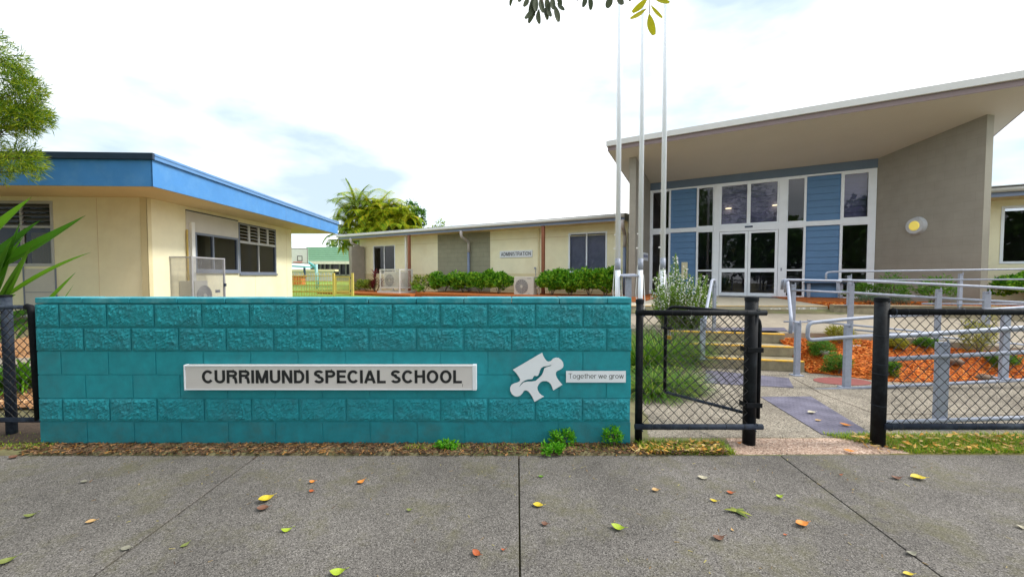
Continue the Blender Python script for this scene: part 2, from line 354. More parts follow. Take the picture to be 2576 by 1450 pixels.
# stroke lettering in a plain grotesque
def arc(cx, cy, rx, ry, a0, a1, n=14): return [(cx + rx * math.cos(R(a0 + (a1 - a0) * i / n)), cy + ry * math.sin(R(a0 + (a1 - a0) * i / n))) for i in range(n + 1)]
def glyph(ch, t):
    h = t / 2; H = 1 - h; L = h
    G = {
     'C': (.72, [arc(.37, .5, .37 - h + .02, .5 - h, 38, 322, 24)]),
     'U': (.70, [[(L, 1), (L, .33)] + arc(.35, .33, .35 - h, .33 - h, 180, 360, 14)[1:] + [(.70 - h, 1)]]),
     'R': (.72, [[(L, 0), (L, 1)], [(0, H), (.42, H)] + arc(.42, .74, .27 - h + .02, .26 - h, 90, -90, 12) + [(0, .74 - .26 + h)], [(.40, .46), (.56, .40), (.60, .25), (.62, .08), (.66, 0)]]),
     'I': (t, [[(h, 0), (h, 1)]]),
     'M': (.84, [[(L, 0), (L, 1)], [(.84 - h, 0), (.84 - h, 1)], [(L + .03, .98), (.42, .02)], [(.84 - L - .03, .98), (.42, .02)]]),
     'N': (.70, [[(L, 0), (L, 1)], [(.70 - h, 0), (.70 - h, 1)], [(L + .02, .97), (.70 - h - .02, .03)]]),
     'D': (.70, [[(L, 0), (L, 1)], [(0, H), (.33, H)] + arc(.33, .5, .37 - h, .5 - h, 90, -90, 16) + [(0, h)]]),
     'S': (.66, [arc(.33, .735, .30 - h + .02, .265 - h, 20, 180, 10) + arc(.30, .70, .27 - h + .02, .19 - h, 185, 262, 5) + arc(.36, .30, .27 - h + .02, .22 - h + .02, 82, -5, 6) + arc(.33, .265, .32 - h + .01, .265 - h, 0, -165, 12)]),
     'P': (.66, [[(L, 0), (L, 1)], [(0, H), (.38, H)] + arc(.38, .72, .27 - h + .02, .28 - h, 90, -90, 12) + [(0, .44 + h)]]),
     'E': (.62, [[(L, 0), (L, 1)], [(0, H), (.62, H)], [(0, .52), (.57, .52)], [(0, h), (.63, h)]]),
     'A': (.74, [[(.07, 0), (.37, .97)], [(.67, 0), (.37, .97)], [(.16, .29), (.58, .29)]]),
     'L': (.58, [[(L, 0), (L, 1)], [(0, h), (.58, h)]]),
     'H': (.70, [[(L, 0), (L, 1)], [(.70 - h, 0), (.70 - h, 1)], [(0, .53), (.70, .53)]]),
     'O': (.78, [arc(.39, .5, .39 - h, .5 - h, 0, 360, 30)]),
     'T': (.60, [[(.30, 0), (.30, 1)], [(0, H), (.60, H)]]),
     'o': (.54, [arc(.27, .36, .27 - h, .36 - h, 0, 360, 24)]),
     'g': (.52, [arc(.25, .37, .25 - h, .35 - h, 0, 360, 20), [(.52 - h, .72), (.52 - h, -.05)] + arc(.26, -.05, .26 - h, .17 - h + .02, 0, -160, 10)]),
     'e': (.54, [[(t, .36), (.54 - h, .36)], arc(.27, .36, .27 - h, .36 - h, 0, 318, 22)]),
     't': (.28, [[(.13, .93), (.13, .16)] + arc(.25, .14, .12, .14 - h, 180, 280, 6), [(0, .67), (.27, .67)]]),
     'h': (.50, [[(L, 0), (L, 1)], arc(.25, .45, .25 - h, .27 - h, 170, 0, 10) + [(.50 - h, 0)]]),
     'r': (.30, [[(L, 0), (L, .72)], arc(.30, .42, .30 - h, .30 - h, 170, 88, 7)]),
     'w': (.72, [[(.03, .72), (.19, .0)], [(.19, 0), (.36, .70)], [(.36, .70), (.53, 0)], [(.53, 0), (.69, .72)]]),
    }
    return G[ch]
def stroke_text(body, name, mat, parent, x0, x1, z0, zH, y, t=.17, gap=.10, space=.30):
    strokes = []; x = 0
    for ch in body:
        if ch == ' ': x += space; continue
        wd, ss = glyph(ch, t); strokes += [[(a + x, b) for a, b in s_] for s_ in ss]; x += wd + gap
    wtot = x - gap; kx = (x1 - x0) / wtot; kz = zH - z0; mb = MB(); h = t / 2
    for i, s_ in enumerate(strokes):
        yy = y - .0002 * (i % 3); L = []; Rr = []
        P = [Vector(p) for p in s_]; m = len(P); closed = (P[0] - P[-1]).length < 1e-4
        for k in range(m):
            if closed and k in (0, m - 1): d = P[1] - P[-2]
            else: d = P[min(k + 1, m - 1)] - P[max(k - 1, 0)]
            d.normalize(); n_ = Vector((-d.y, d.x)); sc_ = 1.0
            if 0 < k < m - 1:
                d0 = (P[k] - P[k - 1]).normalized(); c = max(.5, d.dot(d0)); sc_ = 1 / c
            L.append(P[k] + n_ * h * sc_); Rr.append(P[k] - n_ * h * sc_)
        f = lambda p: (x0 + p.x * kx, yy, z0 + p.y * kz)
        for k in range(m - 1): mb.quad(f(L[k]), f(Rr[k]), f(Rr[k + 1]), f(L[k + 1]))
    return mb.build(name, mat, parent)

# ================================================================ GROUND
def sstep(a, b, x):
    t = min(1, max(0, (x - a) / (b - a))); return t * t * (3 - 2 * t)
def gz(x, y):
    if y < 3.14: return -.02 * (3.15 - y) - .06
    left = .02 + .06 * sstep(3.4, 4.2, y) + .57 * sstep(5, 11, y)
    right = .0 + .68 * sstep(6.5, 9, y)
    k = sstep(.8, 1.4, x) if y < 9 else 0.0
    if y >= 9: k = sstep(.8, 1.4, x) * (1 - sstep(9, 11, y)) + 0
    b = left * (1 - k) + right * k
    if y > 14: b = b + (.52 - b) * sstep(14, 16, y)
    if y > 17: b = b + .25 * sstep(17, 40, y)
    return b
def sheet(name, xs, ys, f, mat, off=0):
    mb = MB(); nx = len(xs); mb.v = [(x, y, f(x, y) + off) for y in ys for x in xs]
    for j in range(len(ys) - 1):
        for i in range(nx - 1): a = j * nx + i; mb.f.append([a, a + 1, a + nx + 1, a + nx])
    return mb.build(name, mat, smooth=True)
xs = [-900, -300, -100, -50, -30] + [-20 + i * 1.0 for i in range(16)] + [-4 + i * .25 for i in range(60)] + [11 + i for i in range(12)] + [30, 60, 150, 400, 900]
ys = [-900, -300, -80, -30, -10, -3, 0, 2, 3.0, 3.13, 3.145] + [3.2 + .2 * i for i in range(50)] + [13.5, 14, 14.5, 15, 15.5, 16, 17, 18, 20, 23, 26, 30, 35, 40, 60, 120, 300, 900]
struct(sheet('ground', xs, ys, gz, M_GROUND))
struct(sheet('lawn', [-60, -40] + [-30 + i for i in range(26)], [15.8, 16.2, 17, 18, 20, 23, 26, 30, 35, 40, 60, 110], gz, M_GRASS, .012))
# planted mulch strip in front of the administration block handled below

# footpath: separate slabs with real joints, falling 2 % to the road
def pz(y): return -.02 * (3.15 - y)
jx = []
for (a, b) in (((640, 1150), (230, 1450)), ((1305, 1150), (1308, 1450)), ((1970, 1150), (2370, 1450))):
    def hit(px, py):
        z = 0
        for _ in range(6): p = onz(px, py, z); z = pz(p.y)
        return p
    jx.append((hit(*a), hit(*b)))
def jline(k, y):
    a, b = jx[k]; return a.x + (b.x - a.x) * (y - a.y) / (b.y - a.y)
YB, YF = 3.15, .9
def edge_y(x): return YB + .05 * sstep(0, 4.5, abs(x - .2)) * (1 if x < 0 else .4)
edges = [lambda y: -7.6, lambda y: -4.55, lambda y: jline(0, y), lambda y: jline(1, y), lambda y: jline(2, y), lambda y: 4.75, lambda y: 7.6]
fp = MB()
for i in range(len(edges) - 1):
    g = .0048
    n = 8
    ring = []
    for k in range(n + 1):
        x = edges[i](YB) + g + (.006 if i == 2 else 0) + (edges[i + 1](YB) - edges[i](YB) - 2 * g - (.006 if i == 2 else 0)) * k / n
        ring.append((x, edge_y(x) + rnd(-.004, .004)))
    ring += [(edges[i + 1](YF) - g, YF), (edges[i](YF) + g + (.006 if i == 2 else 0), YF)]
    fp.prism([(x, y, pz(y) - .1) for x, y in ring][::-1], (0, 0, .1))
o = struct(fp.build('footpath', M_PATH, bevel=.004))
struct(MB().box(-12, -.6, -.075, 12, .895, -.052).build('nature_strip', M_GRASS))
struct(MB().box(-60, -.75, -.2, 60, -.6, -.04).build('kerb', M_SLAB, bevel=.01))
struct(MB().box(-60, -7.5, -.3, 60, -.752, -.16).build('road', pm('asphalt', (.05, .05, .052), .9, .2, 60, .4, 120)))

# entry pad between footpath and gateway
def pxpoly(pts, z): return [onz(a, b, z) for a, b in pts]
pad = MB(); P = pxpoly([(1858, 1150), (2310, 1150), (2225, 1102), (1840, 1104)], .0)
pad.prism([(P[0].x, YB + .004, -.06), (P[1].x, YB + .02, -.06), (P[2].x, 3.48, -.06), (P[3].x - .04, 3.48, -.06)][::-1], (0, 0, .064))
struct(pad.build('gateway_pad', M_PAD, bevel=.006))
# concrete inside the gate
ent = MB()
ent.prism([(1.02, 3.49, -.08), (9, 3.49, -.08), (9, 5.5, -.08), (4.33, 5.92, -.08), (1.02, 6.5, -.08)][::-1], (0, 0, .085))
struct(ent.build('entry_path', M_WALK, bevel=.006))
jn = MB()
for a, b in (((2066, 989), (2203, 1041)), ((1995, 905 + 45), (2066, 989)), ((1600, 1072), (1860, 1080)), ((2192, 1041), (2576, 1043))):
    p, q = onz(*a, .006), onz(*b, .006); d = (q - p).normalized(); s_ = Vector((-d.y, d.x, 0)) * .004
    jn.quad(p - s_, q - s_, q + s_, p + s_)
struct(jn.build('path_joint', M_SOIL)).location = (0, 0, .003)
def tactile(name, pts, z, label, ztop=.006):
    P = pxpoly(pts, z + ztop); o = MB().prism([(p.x, p.y, z + .001) for p in P][::-1], (0, 0, ztop)).build(name, M_TACT)
    return tag(o, label, 'tactile paving', 'tactile paving strips')
tactile('tactile_paving', [(1914, 997), (2040, 996), (2195, 1091), (2068, 1091)], .005, 'purple grey tactile strip on the path just inside the gateway, running toward the gate post')

tactile('tactile_paving', [(1776, 930), (1984, 950), (1997, 974), (1772, 962)], .005, 'purple grey tactile strip on the path at the foot of the concrete steps')
rc = MB(); c0 = onz(2118, 958, .008)
rc.prism([(c0.x + .36 * math.cos(a * .2618), c0.y + .20 * math.sin(a * .2618), .0065) for a in range(24)][::-1], (0, 0, .004))
tag(rc.build('service_cover', M_RED), 'dull red oval ground cover by the foot of the ramp handrail', 'ground cover')

# ================================================================ STEPS
st_rot = -12.6
SF = Fr((3.01, 6.14, 0), st_rot)
steps = thing('concrete_steps', 'three concrete steps with worn yellow painted edges behind the open gate', 'steps', SF.o, st_rot)
RI = [.165, .325, .485]; TR = .30
for i, z in enumerate(RI):
    y0 = i * TR; zb = RI[i - 1] if i else 0
    y1 = TR * 3 if i < 2 else 1.0
    MB().box(-.45, y0, 0 if i == 0 else zb, 1.36 - .012 * i, y1, z).build('step', M_CONC, steps, bevel=.012)
    MB().box(-.45, y0 - .003, z - .018, 1.355 - .012 * i, y0 + .055, z + .003).build('yellow_nosing', M_YEL, steps, bevel=.004)

# upper walkway (landing + ramp)
def wz(x, y): return .485 + .13 * sstep(6.9, 8.7, y) - .20 * sstep(5.2, 9, x) * (1 - sstep(7.2, 8.7, y))
front = [(-2.0, 7.9), (2.45, 7.0), (4.4, 6.55), (5.2, 6.55), (6.1, 6.25), (7.3, 6.02), (9.5, 5.7), (12.5, 5.2)]
def fy(x):
    for (a, b), (c, d) in zip(front, front[1:]):
        if a <= x <= c: return b + (d - b) * (x - a) / (c - a)
    return front[-1][1]
wxs = [-2 + .25 * i for i in range(59)]
mb = MB(); ny = 14
for x in wxs:
    y0 = fy(x); y1 = 8.98
    for j in range(ny + 1):
        y = y0 + (y1 - y0) * j / ny; mb.v.append((x, y, wz(x, y)))
for i in range(len(wxs) - 1):
    for j in range(ny): a = i * (ny + 1) + j; mb.f.append([a, a + ny + 1, a + ny + 2, a + 1])
for i in range(len(wxs) - 1):
    x0, x1 = wxs[i], wxs[i + 1]
    mb.quad((x0, fy(x0), -.05), (x1, fy(x1), -.05), (x1, fy(x1), wz(x1, fy(x1))), (x0, fy(x0), wz(x0, fy(x0))))
struct(mb.build('upper_walkway', M_DECK))
tw = MB()
P = [onz(a, b, .49) for a, b in ((1700, 813), (1965, 817), (1982, 832), (1700, 829))]
tag(tw.prism([(p.x, p.y, .4875) for p in P][::-1], (0, 0, .006)).build('tactile_paving', M_TACT), 'purple grey tactile strip on the landing at the top of the steps', 'tactile paving', 'tactile paving strips')
P = [onz(a, b, .50) for a, b in ((2360, 798), (2500, 818), (2576, 828), (2576, 822), (2390, 797))]
P = [(onz(2335, 806, .47)), onz(2470, 820, .46), onz(2470, 812, .47), onz(2352, 800, .48)]
tag(MB().prism([(p.x, p.y, wz(p.x, p.y) + .004) for p in P][::-1], (0, 0, .006)).build('tactile_paving', M_TACT), 'dark tactile strip far along the upper ramp beyond the chain link', 'tactile paving', 'tactile paving strips')
# upper slab before the doors with a yellow edge, and the long kerb wall
sl = MB(); E0 = at(1500, 786, 9.4); E1 = at(2082, 767, 8.85)
sl.prism([(1.2, 9.02, .3), (7.05, 8.86, .3), (8.2, 10.4, .3), (10.6, 11.5, .3), (5.6, 14.3, .3), (5.53, 14.05, .3), (3.32, 10.2, .3), (1.2, 10.4, .3)][::-1], (0, 0, .44))
struct(sl.build('doorway_slab', M_SLAB, bevel=.01))
ey = MB(); ey.box(1.6, 0, 0, 7.04, .05, .004); o = ey.build('yellow_line', M_YEL); o.location = (0, 9.012, .742); o.rotation_euler = (0, 0, R(-1.32)); struct(o)
wr = MB()
for i in range(30):
    x = 4.4 + i * .087
    wr.box(x, 8.925 - (x - 4.4) * .023 + rnd(-.012, .008), .56, x + .08, 8.99, .60 + .13 * sstep(4.2, 6.8, x) + rnd(-.02, .008))
tag(wr.build('flaked_kerb', M_WHITEROUGH, bevel=.006), 'rough flaking white painted kerb under the yellow edge before the doors', 'kerb')
kw = MB(); kw.box(0, 0, -.75, 7.5, .16, 0.0)
k0 = Vector((6.98, 8.60, .795))
o = kw.build('garden_kerb_wall', M_CONC, bevel=.01); o.location = k0; o.rotation_euler = (0, 0, R(-9)); tag(o, 'long low concrete kerb wall in front of the mulched bed below the taupe wing wall', 'kerb wall')
g2 = MB(); g2.box(0, -.008, -.035, 7.5, -.001, -.025).box(0, -.008, -.06, 7.5, -.001, -.055)
c_ = g2.build('dark_strip', M_SOIL, o)  # two thin dark strips along the kerb face
# mulch behind that kerb
ub = MB(); ub.prism([(7.1, 8.75, .6), (14.4, 7.6, .6), (14.4, 10.8, .6), (8.2, 12.6, .6)][::-1], (0, 0, .165))
struct(ub.build('upper_mulch_bed', M_MULCH))

# lower orange mulch bed
def bedz(x, y):
    f = bedf(x)
    b = fy(x)
    return .012 + (wz(x, b) - .10) * sstep(0, 1, (y - f) / max(.2, b - f)) + .02 * noise.noise(Vector((x * 4, y * 4, 0)))
bx = [4.36 + .1 * i for i in range(60)]
mb = MB()
def bedf(x): return 5.78 - .48 * sstep(4.4, 5.2, x) + .18 * sstep(5.4, 7.4, x) - .2 * sstep(7.4, 9.5, x)
for x in bx:
    f, b = bedf(x), fy(x)
    for j in range(13): y = f + (b - f) * j / 12; mb.v.append((x, y, bedz(x, y) if j else .006))
for i in range(len(bx) - 1):
    for j in range(12): a = i * 13 + j; mb.f.append([a, a + 13, a + 14, a + 1])
struct(mb.build('mulch_bed', M_MULCH, smooth=True))
def chips(name, spots, mat, label, L=(.02, .055), W=(.008, .02), cat='mulch', lift=.008, zt=.6, leafy=False):
    mb = MB()
    for p in spots:
        if leafy: l = rnd(*L); mb.leaf(Vector(p) + Vector((0, 0, lift * rnd(.2, 1.2))), rdir(-.2, .3), (Vector((0, 0, 1)) + rdir() * zt), l, l * rnd(.3, .5), rnd(-.3, .3)); continue
        d = rdir(-.25, .35); n_ = (Vector((0, 0, 1)) + rdir() * zt).normalized(); sd = d.cross(n_).normalized() * rnd(*W) * .5; q = Vector(p) + Vector((0, 0, lift * rnd(.2, 1.4))); d = d * rnd(*L)
        mb.add([q - d * .5 - sd, q + d * .5 - sd * .6, q + d * .5 + sd * .6, q - d * .5 + sd], [(0, 1, 2, 3)])
    return tag(mb.build(name, mat), label, cat, kind='stuff')
sp = []
for i in range(15000):
    x = 4.38 + (rnd(0, 1) ** 1.2) * 5.6; f, b = bedf(x), fy(x); y = rnd(f - .01, b); sp.append((x, y, max(.008, bedz(x, y))))
chips('bark_mulch', sp, F_CHIPS, 'bright orange bark chips covering the garden bed behind the ramp rail')
sp = []
for i in range(2500):
    x = rnd(7.2, 12); sp.append((x, rnd(8.75 - (x - 7) * .16, 9.8), .768))
chips('bark_mulch', sp, F_CHIPS, 'orange bark chips in the raised bed under the taupe wall', (.03, .07), (.012, .03))
# low retaining face behind the lower bed, white flaked chunk
wk = MB()
for i in range(26):
    p = at(2108 + i * 3, 874, 6.2); wk.box(p.x, 6.2 + rnd(-.02, .01), .25, p.x + .05, 6.4, .34 + rnd(-.015, .015) - abs(i - 16) * .003)
tag(wk.build('flaked_stone', M_WHITEROUGH, bevel=.008), 'flaking white painted rubble edge at the back of the orange mulch bed', 'stone')

# ================================================================ TEAL WALL
WY = 3.33; WX0 = at(88, 760, WY).x; WX1 = at(1589, 760, WY).x; WZ0, WT = -.02, 1.255
wall = thing('block_wall', 'long low teal painted block wall carrying the school sign', 'wall', ((WX0 + WX1) / 2, WY, 0))
hw = (WX1 - WX0) / 2
def block_course(z0, z1, rock, half, seed):
    mb = MB(); mod = .4; x = -hw; first = True
    while x < hw - .01:
        wd = mod * (.5 if (first and half) else 1); first = False
        x1 = min(x + wd, hw); a, b = x + (.005 if x > -hw + .01 else 0), x1 - (.005 if x1 < hw - .01 else 0)
        c, d = z0 + .005, z1 - .005
        nx, nzv = (max(4, int((b - a) / .0125)), 15) if rock else (1, 1)
        o = len(mb.v)
        for j in range(nzv + 1):
            for i in range(nx + 1):
                fx, fz = i / nx, j / nzv; px_, pz_ = a + (b - a) * fx, c + (d - c) * fz
                y = 0
                if rock:
                    e = min(min(fx, 1 - fx) * (b - a), min(fz, 1 - fz) * (d - c)); k = min(1, e / .022)
                    q = Vector((px_ * 9 + seed, pz_ * 9, seed * 1.7))
                    y = -.002 - k * (.008 + .004 * noise.noise(q) + .006 * noise.noise(q * 3.3) + .010 * noise.noise(q * 8.5))
                    y = min(y, -.002)
                mb.v.append((px_, y, pz_))
        for j in range(nzv):
            for i in range(nx): q_ = o + j * (nx + 1) + i; mb.f.append([q_, q_ + 1, q_ + nx + 2, q_ + nx + 1])
        # sides back to the core
        mb.quad((a, 0, c), (a, .012, c), (b, .012, c), (b, 0, c)); mb.quad((a, .012, d), (a, 0, d), (b, 0, d), (b, .012, d))
        mb.quad((a, 0, c), (a, 0, d), (a, .012, d), (a, .012, c)); mb.quad((b, 0, d), (b, 0, c), (b, .012, c), (b, .012, d))
        x = x1
    return mb
zt = WT - .05
courses = [(True, True), (True, False), (False, True), (False, False), (True, True), (False, False)]
for k, (rock, half) in enumerate(courses):
    z1 = zt - .2 * k; z0 = max(z1 - .2, WZ0)
    block_course(z0, z1, rock, half, k * 3.1).build('split_face_course' if rock else 'smooth_course', M_TEALR if rock else (M_TEALB if k == 5 else M_TEAL), wall, smooth=False)
MB().box(-hw + .003, .005, WZ0, hw - .003, .19, zt - .001).build('wall_core', M_TEAL, wall)
cp = MB(); x = -hw
while x < hw - .05:
    x1 = min(x + .4, hw); cp.box(x + .002, -.006 + rnd(-.002, .002), zt + .004, x1 - .002, .196, WT + rnd(-.002, .002)); x = x1
cp.build('capping', pm('teal_paint_worn_top', (.012, .26, .33), .6, .2, 12, .2, 120, stain=(.20, .46, .50), stain_amt=.5, stain_scale=5), wall, bevel=.006)

# school sign
s0, s1 = at(473, 914, WY), at(1200, 977, WY)
sg = thing('school_sign', 'long off white sign reading CURRIMUNDI SPECIAL SCHOOL on the teal wall', 'sign', ((s0.x + s1.x) / 2, WY - .045, s1.z))
L2 = (s1.x - s0.x) / 2; SH = s0.z - s1.z
MB().box(-L2 + .012, 0, .003, L2 - .035, .044, SH - .003).build('sign_face', M_SIGN, sg, bevel=.003)
for a, b in ((-L2, -L2 + .0115), (L2 - .0345, L2)): MB().box(a, -.004, 0, b, .044, SH).build('end_cap', M_PLATE, sg, bevel=.003)
MB().box(-L2 + .013, -.005, SH - .012, L2 - .036, -.001, SH - .004).box(-L2 + .013, -.005, .004, L2 - .036, -.001, .010).build('rim', M_PLATE, sg)
def sx(px): return at(px, 945, WY - .045).x - (s0.x + s1.x) / 2
za = at(835, 963, WY - .045).z - s1.z; zb = at(835, 930, WY - .045).z - s1.z
stroke_text('CURRIMUNDI SPECIAL SCHOOL', 'lettering', M_BLACK, sg, sx(509), sx(1162), za, zb, -.002, t=.19, gap=.10, space=.24)
MB().box(sx(1163) , -.001, .03, sx(1164), -.0005, .055).build('stain_mark', M_SOIL, sg)

# slogan plate
s0, s1 = at(1424, 932, WY - .02), at(1574, 961, WY - .02)
sg = thing('slogan_sign', 'small white plate reading Together we grow at the right end of the teal wall', 'sign', (s0.x, WY - .022, s1.z))
MB().box(0, 0, 0, s1.x - s0.x, .003, s0.z - s1.z).build('plate', M_PLATE, sg)
MB().box(.05, .0031, .02, .07, .020, .04).build('standoff', M_PLATE, sg); MB().box(.4, .0031, .02, .42, .020, .04).build('standoff', M_PLATE, sg)
def sx2(px): return at(px, 945, WY - .022).x - s0.x
stroke_text('Together we grow', 'lettering', M_BLACK, sg, sx2(1430), sx2(1569), at(1500, 951, WY - .022).z - s1.z, at(1500, 938.3, WY - .022).z - s1.z, -.001, t=.085, gap=.085, space=.26)

# jigsaw emblem
def zq(X, Y):   # crop pixels -> wall metres
    p = at(1073.3 + X / 4.266, 838.5 + Y / 4.266, WY - .022); return (p.x, p.z)
outl = [(925, 386), (1240, 203), (1252, 240), (1270, 270), (1290, 294), (1310, 300), (1335, 292), (1355, 268), (1385, 257), (1415, 260), (1445, 280), (1463, 308), (1469, 340), (1462, 362), (1440, 382), (1405, 396), (1388, 412), (1386, 440), (1400, 475), (1425, 510), (1456, 546), (1358, 608), (1346, 570), (1332, 540), (1312, 520), (1285, 507), (1255, 507), (1225, 517), (1200, 545), (1188, 575), (1192, 605), (1208, 635), (1232, 658), (1259, 672), (1158, 730), (1135, 680), (1110, 640), (1088, 615), (1065, 606), (1045, 610), (1030, 635), (1005, 662), (975, 674), (945, 670), (915, 648), (897, 612), (896, 575), (912, 548), (940, 532), (975, 522), (1000, 508), (1003, 488), (985, 455), (960, 420)]
slot = [(987, 580), (1005, 545), (1025, 520), (1055, 500), (1090, 490), (1135, 485), (1145, 462), (1160, 448), (1178, 455), (1195, 448), (1207, 425), (1215, 395), (1230, 368), (1255, 352), (1300, 345), (1346, 329), (1325, 348), (1285, 358), (1262, 372), (1252, 410), (1235, 445), (1205, 475), (1170, 505), (1130, 513), (1080, 513), (1040, 522), (1015, 545)]
cu = bpy.data.curves.new('puzzle_emblem', 'CURVE'); cu.dimensions = '2D'; cu.fill_mode = 'BOTH'; cu.extrude = .002
for pl in (outl, slot):
    s_ = cu.splines.new('POLY'); s_.points.add(len(pl) - 1); s_.use_cyclic_u = True
    for i, p in enumerate(pl): q = zq(*p); s_.points[i].co = (q[0], q[1], 0, 1)
tmp = bpy.data.objects.new('tmp', cu); COL.objects.link(tmp); bpy.context.view_layer.update()
me = bpy.data.meshes.new_from_object(tmp.evaluated_get(bpy.context.evaluated_depsgraph_get())); bpy.data.objects.remove(tmp)
cx = sum(v.co.x for v in me.vertices) / len(me.vertices); zmn = min(v.co.y for v in me.vertices)
for v in me.vertices: v.co = Vector((v.co.x - cx, -v.co.z, v.co.y - zmn))
me.materials.clear(); me.materials.append(M_PLATE); me.name = 'puzzle_emblem'
o = bpy.data.objects.new('puzzle_emblem', me); COL.objects.link(o); o.location = (cx, WY - .022, zmn)
tag(o, 'white cut-out metal jigsaw piece emblem mounted beside the slogan plate', 'emblem')

# ================================================================ CHAIN LINK FENCE + GATE
def chain(mb, x0, x1, z0, z1, y=0, p=.088, r=.0040):
    n = int((x1 - x0) / (p / 2)); hx = (x1 - x0) / n; m = max(2, int((z1 - z0) / (p / 2))); hz = (z1 - z0) / m
    for i in range(n):
        pts = [(x0 + (i + (j + i) % 2) * hx, y + (.002 if (j % 2) else -.002), z0 + j * hz) for j in range(m + 1)]
        mb.tube(pts, r, 4, False)
    return mb
def cap_post(r, z0, z1, n=16):
    mb = MB(); mb.tube([(0, 0, z0), (0, 0, z1)], r, n); return mb
def band(z, r, y, rr=.004, hx=0):
    mb = MB(); mb.tube([(hx + r * math.cos(a * .35), y + r * math.sin(a * .35), z) for a in range(19)], rr, 5); return mb
GY = 3.36
pL = onz(1606, 1098, .0); pM = onz(1884, 1110, .0); pR = onz(2204, 1112, .0)
pL = at(1606, 1090, GY); pM = at(1884, 1090, GY); pR = at(2203, 1090, GY)
fen = thing('chain_link_fence', 'narrow black chain link panel between the teal wall and the open gateway', 'fence', (pL.x, GY, 0), 0, 'black chain link fences')
W_ = pM.x - pL.x
def post(mb_r, x, z1, parent, mat=M_BLKTUBE, capmat=M_GALV):
    o = MB().tube([(x, 0, -.05), (x, 0, z1)], mb_r, 20).build('post', mat, parent, smooth=False, bevel=.0)
    for p_ in o.data.polygons: p_.use_smooth = len(p_.vertices) == 4
    c = MB(); c.tube([(x, 0, z1 - .028), (x, 0, z1 + .004)], mb_r + .0035, 20); c.tube([(x, 0, z1 + .0035), (x, 0, z1 + .012)], mb_r + .001, 20, True, mb_r * .55)
    c.build('post_cap', mat, o); return o
post(.031, 0, 1.235, fen); post(.0505, W_, 1.255, fen)
zr1 = at(1700, 786, GY - .055).z; zr0 = at(1700, 1072, GY - .055).z
RY = -.06
def smooth4(o):
    for p_ in o.data.polygons: p_.use_smooth = len(p_.vertices) == 4
    return o
def rail(name, x0, x1, z, parent, y=RY, r=.0235, mat=M_BLKTUBE, ties=True):
    o = smooth4(MB().tube([(x0, y, z), (x1, y, z)], r, 16).build(name, mat, parent))
    if ties:
        x = x0 + .14
        while x < x1 - .05: MB().tube([(x + .004 * math.sin(a), y + (r + .002) * math.cos(a), z + (r + .002) * math.sin(a)) for a in [k * .52 for k in range(13)]], .0016, 4, False).build('wire_tie', M_WIRE, o); x += .155
    return o
M_TOPR = M_BLKTUBE
rail('top_rail', -.05, W_ + .085, zr1, fen); rail('bottom_rail', -.05, W_ + .075, zr0, fen, mat=M_GALV)
chain(MB(), .02, W_ - .04, zr0 + .02, zr1 - .02, -.035).build('chain_link_mesh', M_WIRE, fen)
for z in (zr1, zr0):
    for x, r in ((0, .036), (W_, .054)):
        MB().tube([(x + .01, RY * 1.45, z - .03), (x - .012, RY * .7, z + .01), (x + .02, RY * 1.3, z + .035), (x + .035, RY * 1.2, z)], .004, 6).build('rail_clamp', M_GALV, fen)
for z in (at(1884, 877, GY).z, at(1884, 1014, GY).z):
    MB().box(W_ - .062, -.058, z - .02, W_ + .075, -.052, z + .02).box(W_ - .062, -.058, z - .02, W_ - .056, .05, z + .02).build('hinge_strap', M_BLKTUBE, fen, bevel=.002)

rf = thing('chain_link_fence', 'black chain link fence running off to the right of the gateway over the grass verge', 'fence', (pR.x, GY - .02, 0), 0, 'black chain link fences')
post(.051, 0, 1.252, rf); post(.0505, 2.95, 1.25, rf)
rail('top_rail', .02, 2.9, at(2400, 783.5, GY - .05).z, rf, -.045, .0265); rail('bottom_rail', .005, 2.9, at(2400, 1070, GY - .05).z, rf, -.045, .0255, M_GALV)
chain(MB(), .06, 2.88, at(2400, 1070, GY - .05).z + .02, at(2400, 783.5, GY - .05).z - .01, -.045).build('chain_link_mesh', M_WIRE, rf)
for zz in (at(2400, 783.5, GY - .05).z, at(2400, 1070, GY - .05).z):
    MB().tube([(.055 + .03 * math.cos(a) * .1, -.045 + .032 * math.sin(a), zz + .032 * math.cos(a)) for a in [k * .5 for k in range(13)]], .004, 5).build('rail_clamp', M_GALV, rf)
for z in (.35, .62, .70, .94): MB().tube([(.058 * math.cos(a), .058 * math.sin(a), z + .004 * math.sin(a)) for a in [k * .4 for k in range(17)]], .0015, 4).build('wire_tie', M_GALV, rf)

# swung-open gate leaf
hg = Vector((pM.x + .085, GY + .02, 0)); ge = at(1672, 997, 4.08)
ang = math.degrees(math.atan2(ge.y - hg.y, ge.x - hg.x)); GL = math.hypot(ge.y - hg.y, ge.x - hg.x)
gt = thing('chain_link_gate', 'black chain link gate leaf swung open inward behind the fence panel', 'gate', hg, ang)
gz0, gz1 = .235, 1.115
r_ = .1
fr_pts = [(0, 0, gz0 - .02), (0, 0, gz1 - r_)] + [(r_ - r_ * math.cos(a), 0, gz1 - r_ + r_ * math.sin(a)) for a in (.4, .8, 1.2, 1.57)] + [(GL - r_, 0, gz1 + .01)] + [(GL - r_ + r_ * math.sin(a), 0, gz1 + .01 - r_ + r_ * math.cos(a)) for a in (.4, .8, 1.2, 1.57)] + [(GL, 0, gz0)]
smooth4(MB().tube(fr_pts, .017, 12).build('frame', M_BLKTUBE, gt)); smooth4(MB().tube([(0, 0, gz0), (GL, 0, gz0)], .015, 12).build('bottom_rail', M_GALV, gt))
chain(MB(), .02, GL - .01, gz0 + .01, gz1 - .01, 0, .086).build('chain_link_mesh', M_WIRE, gt)
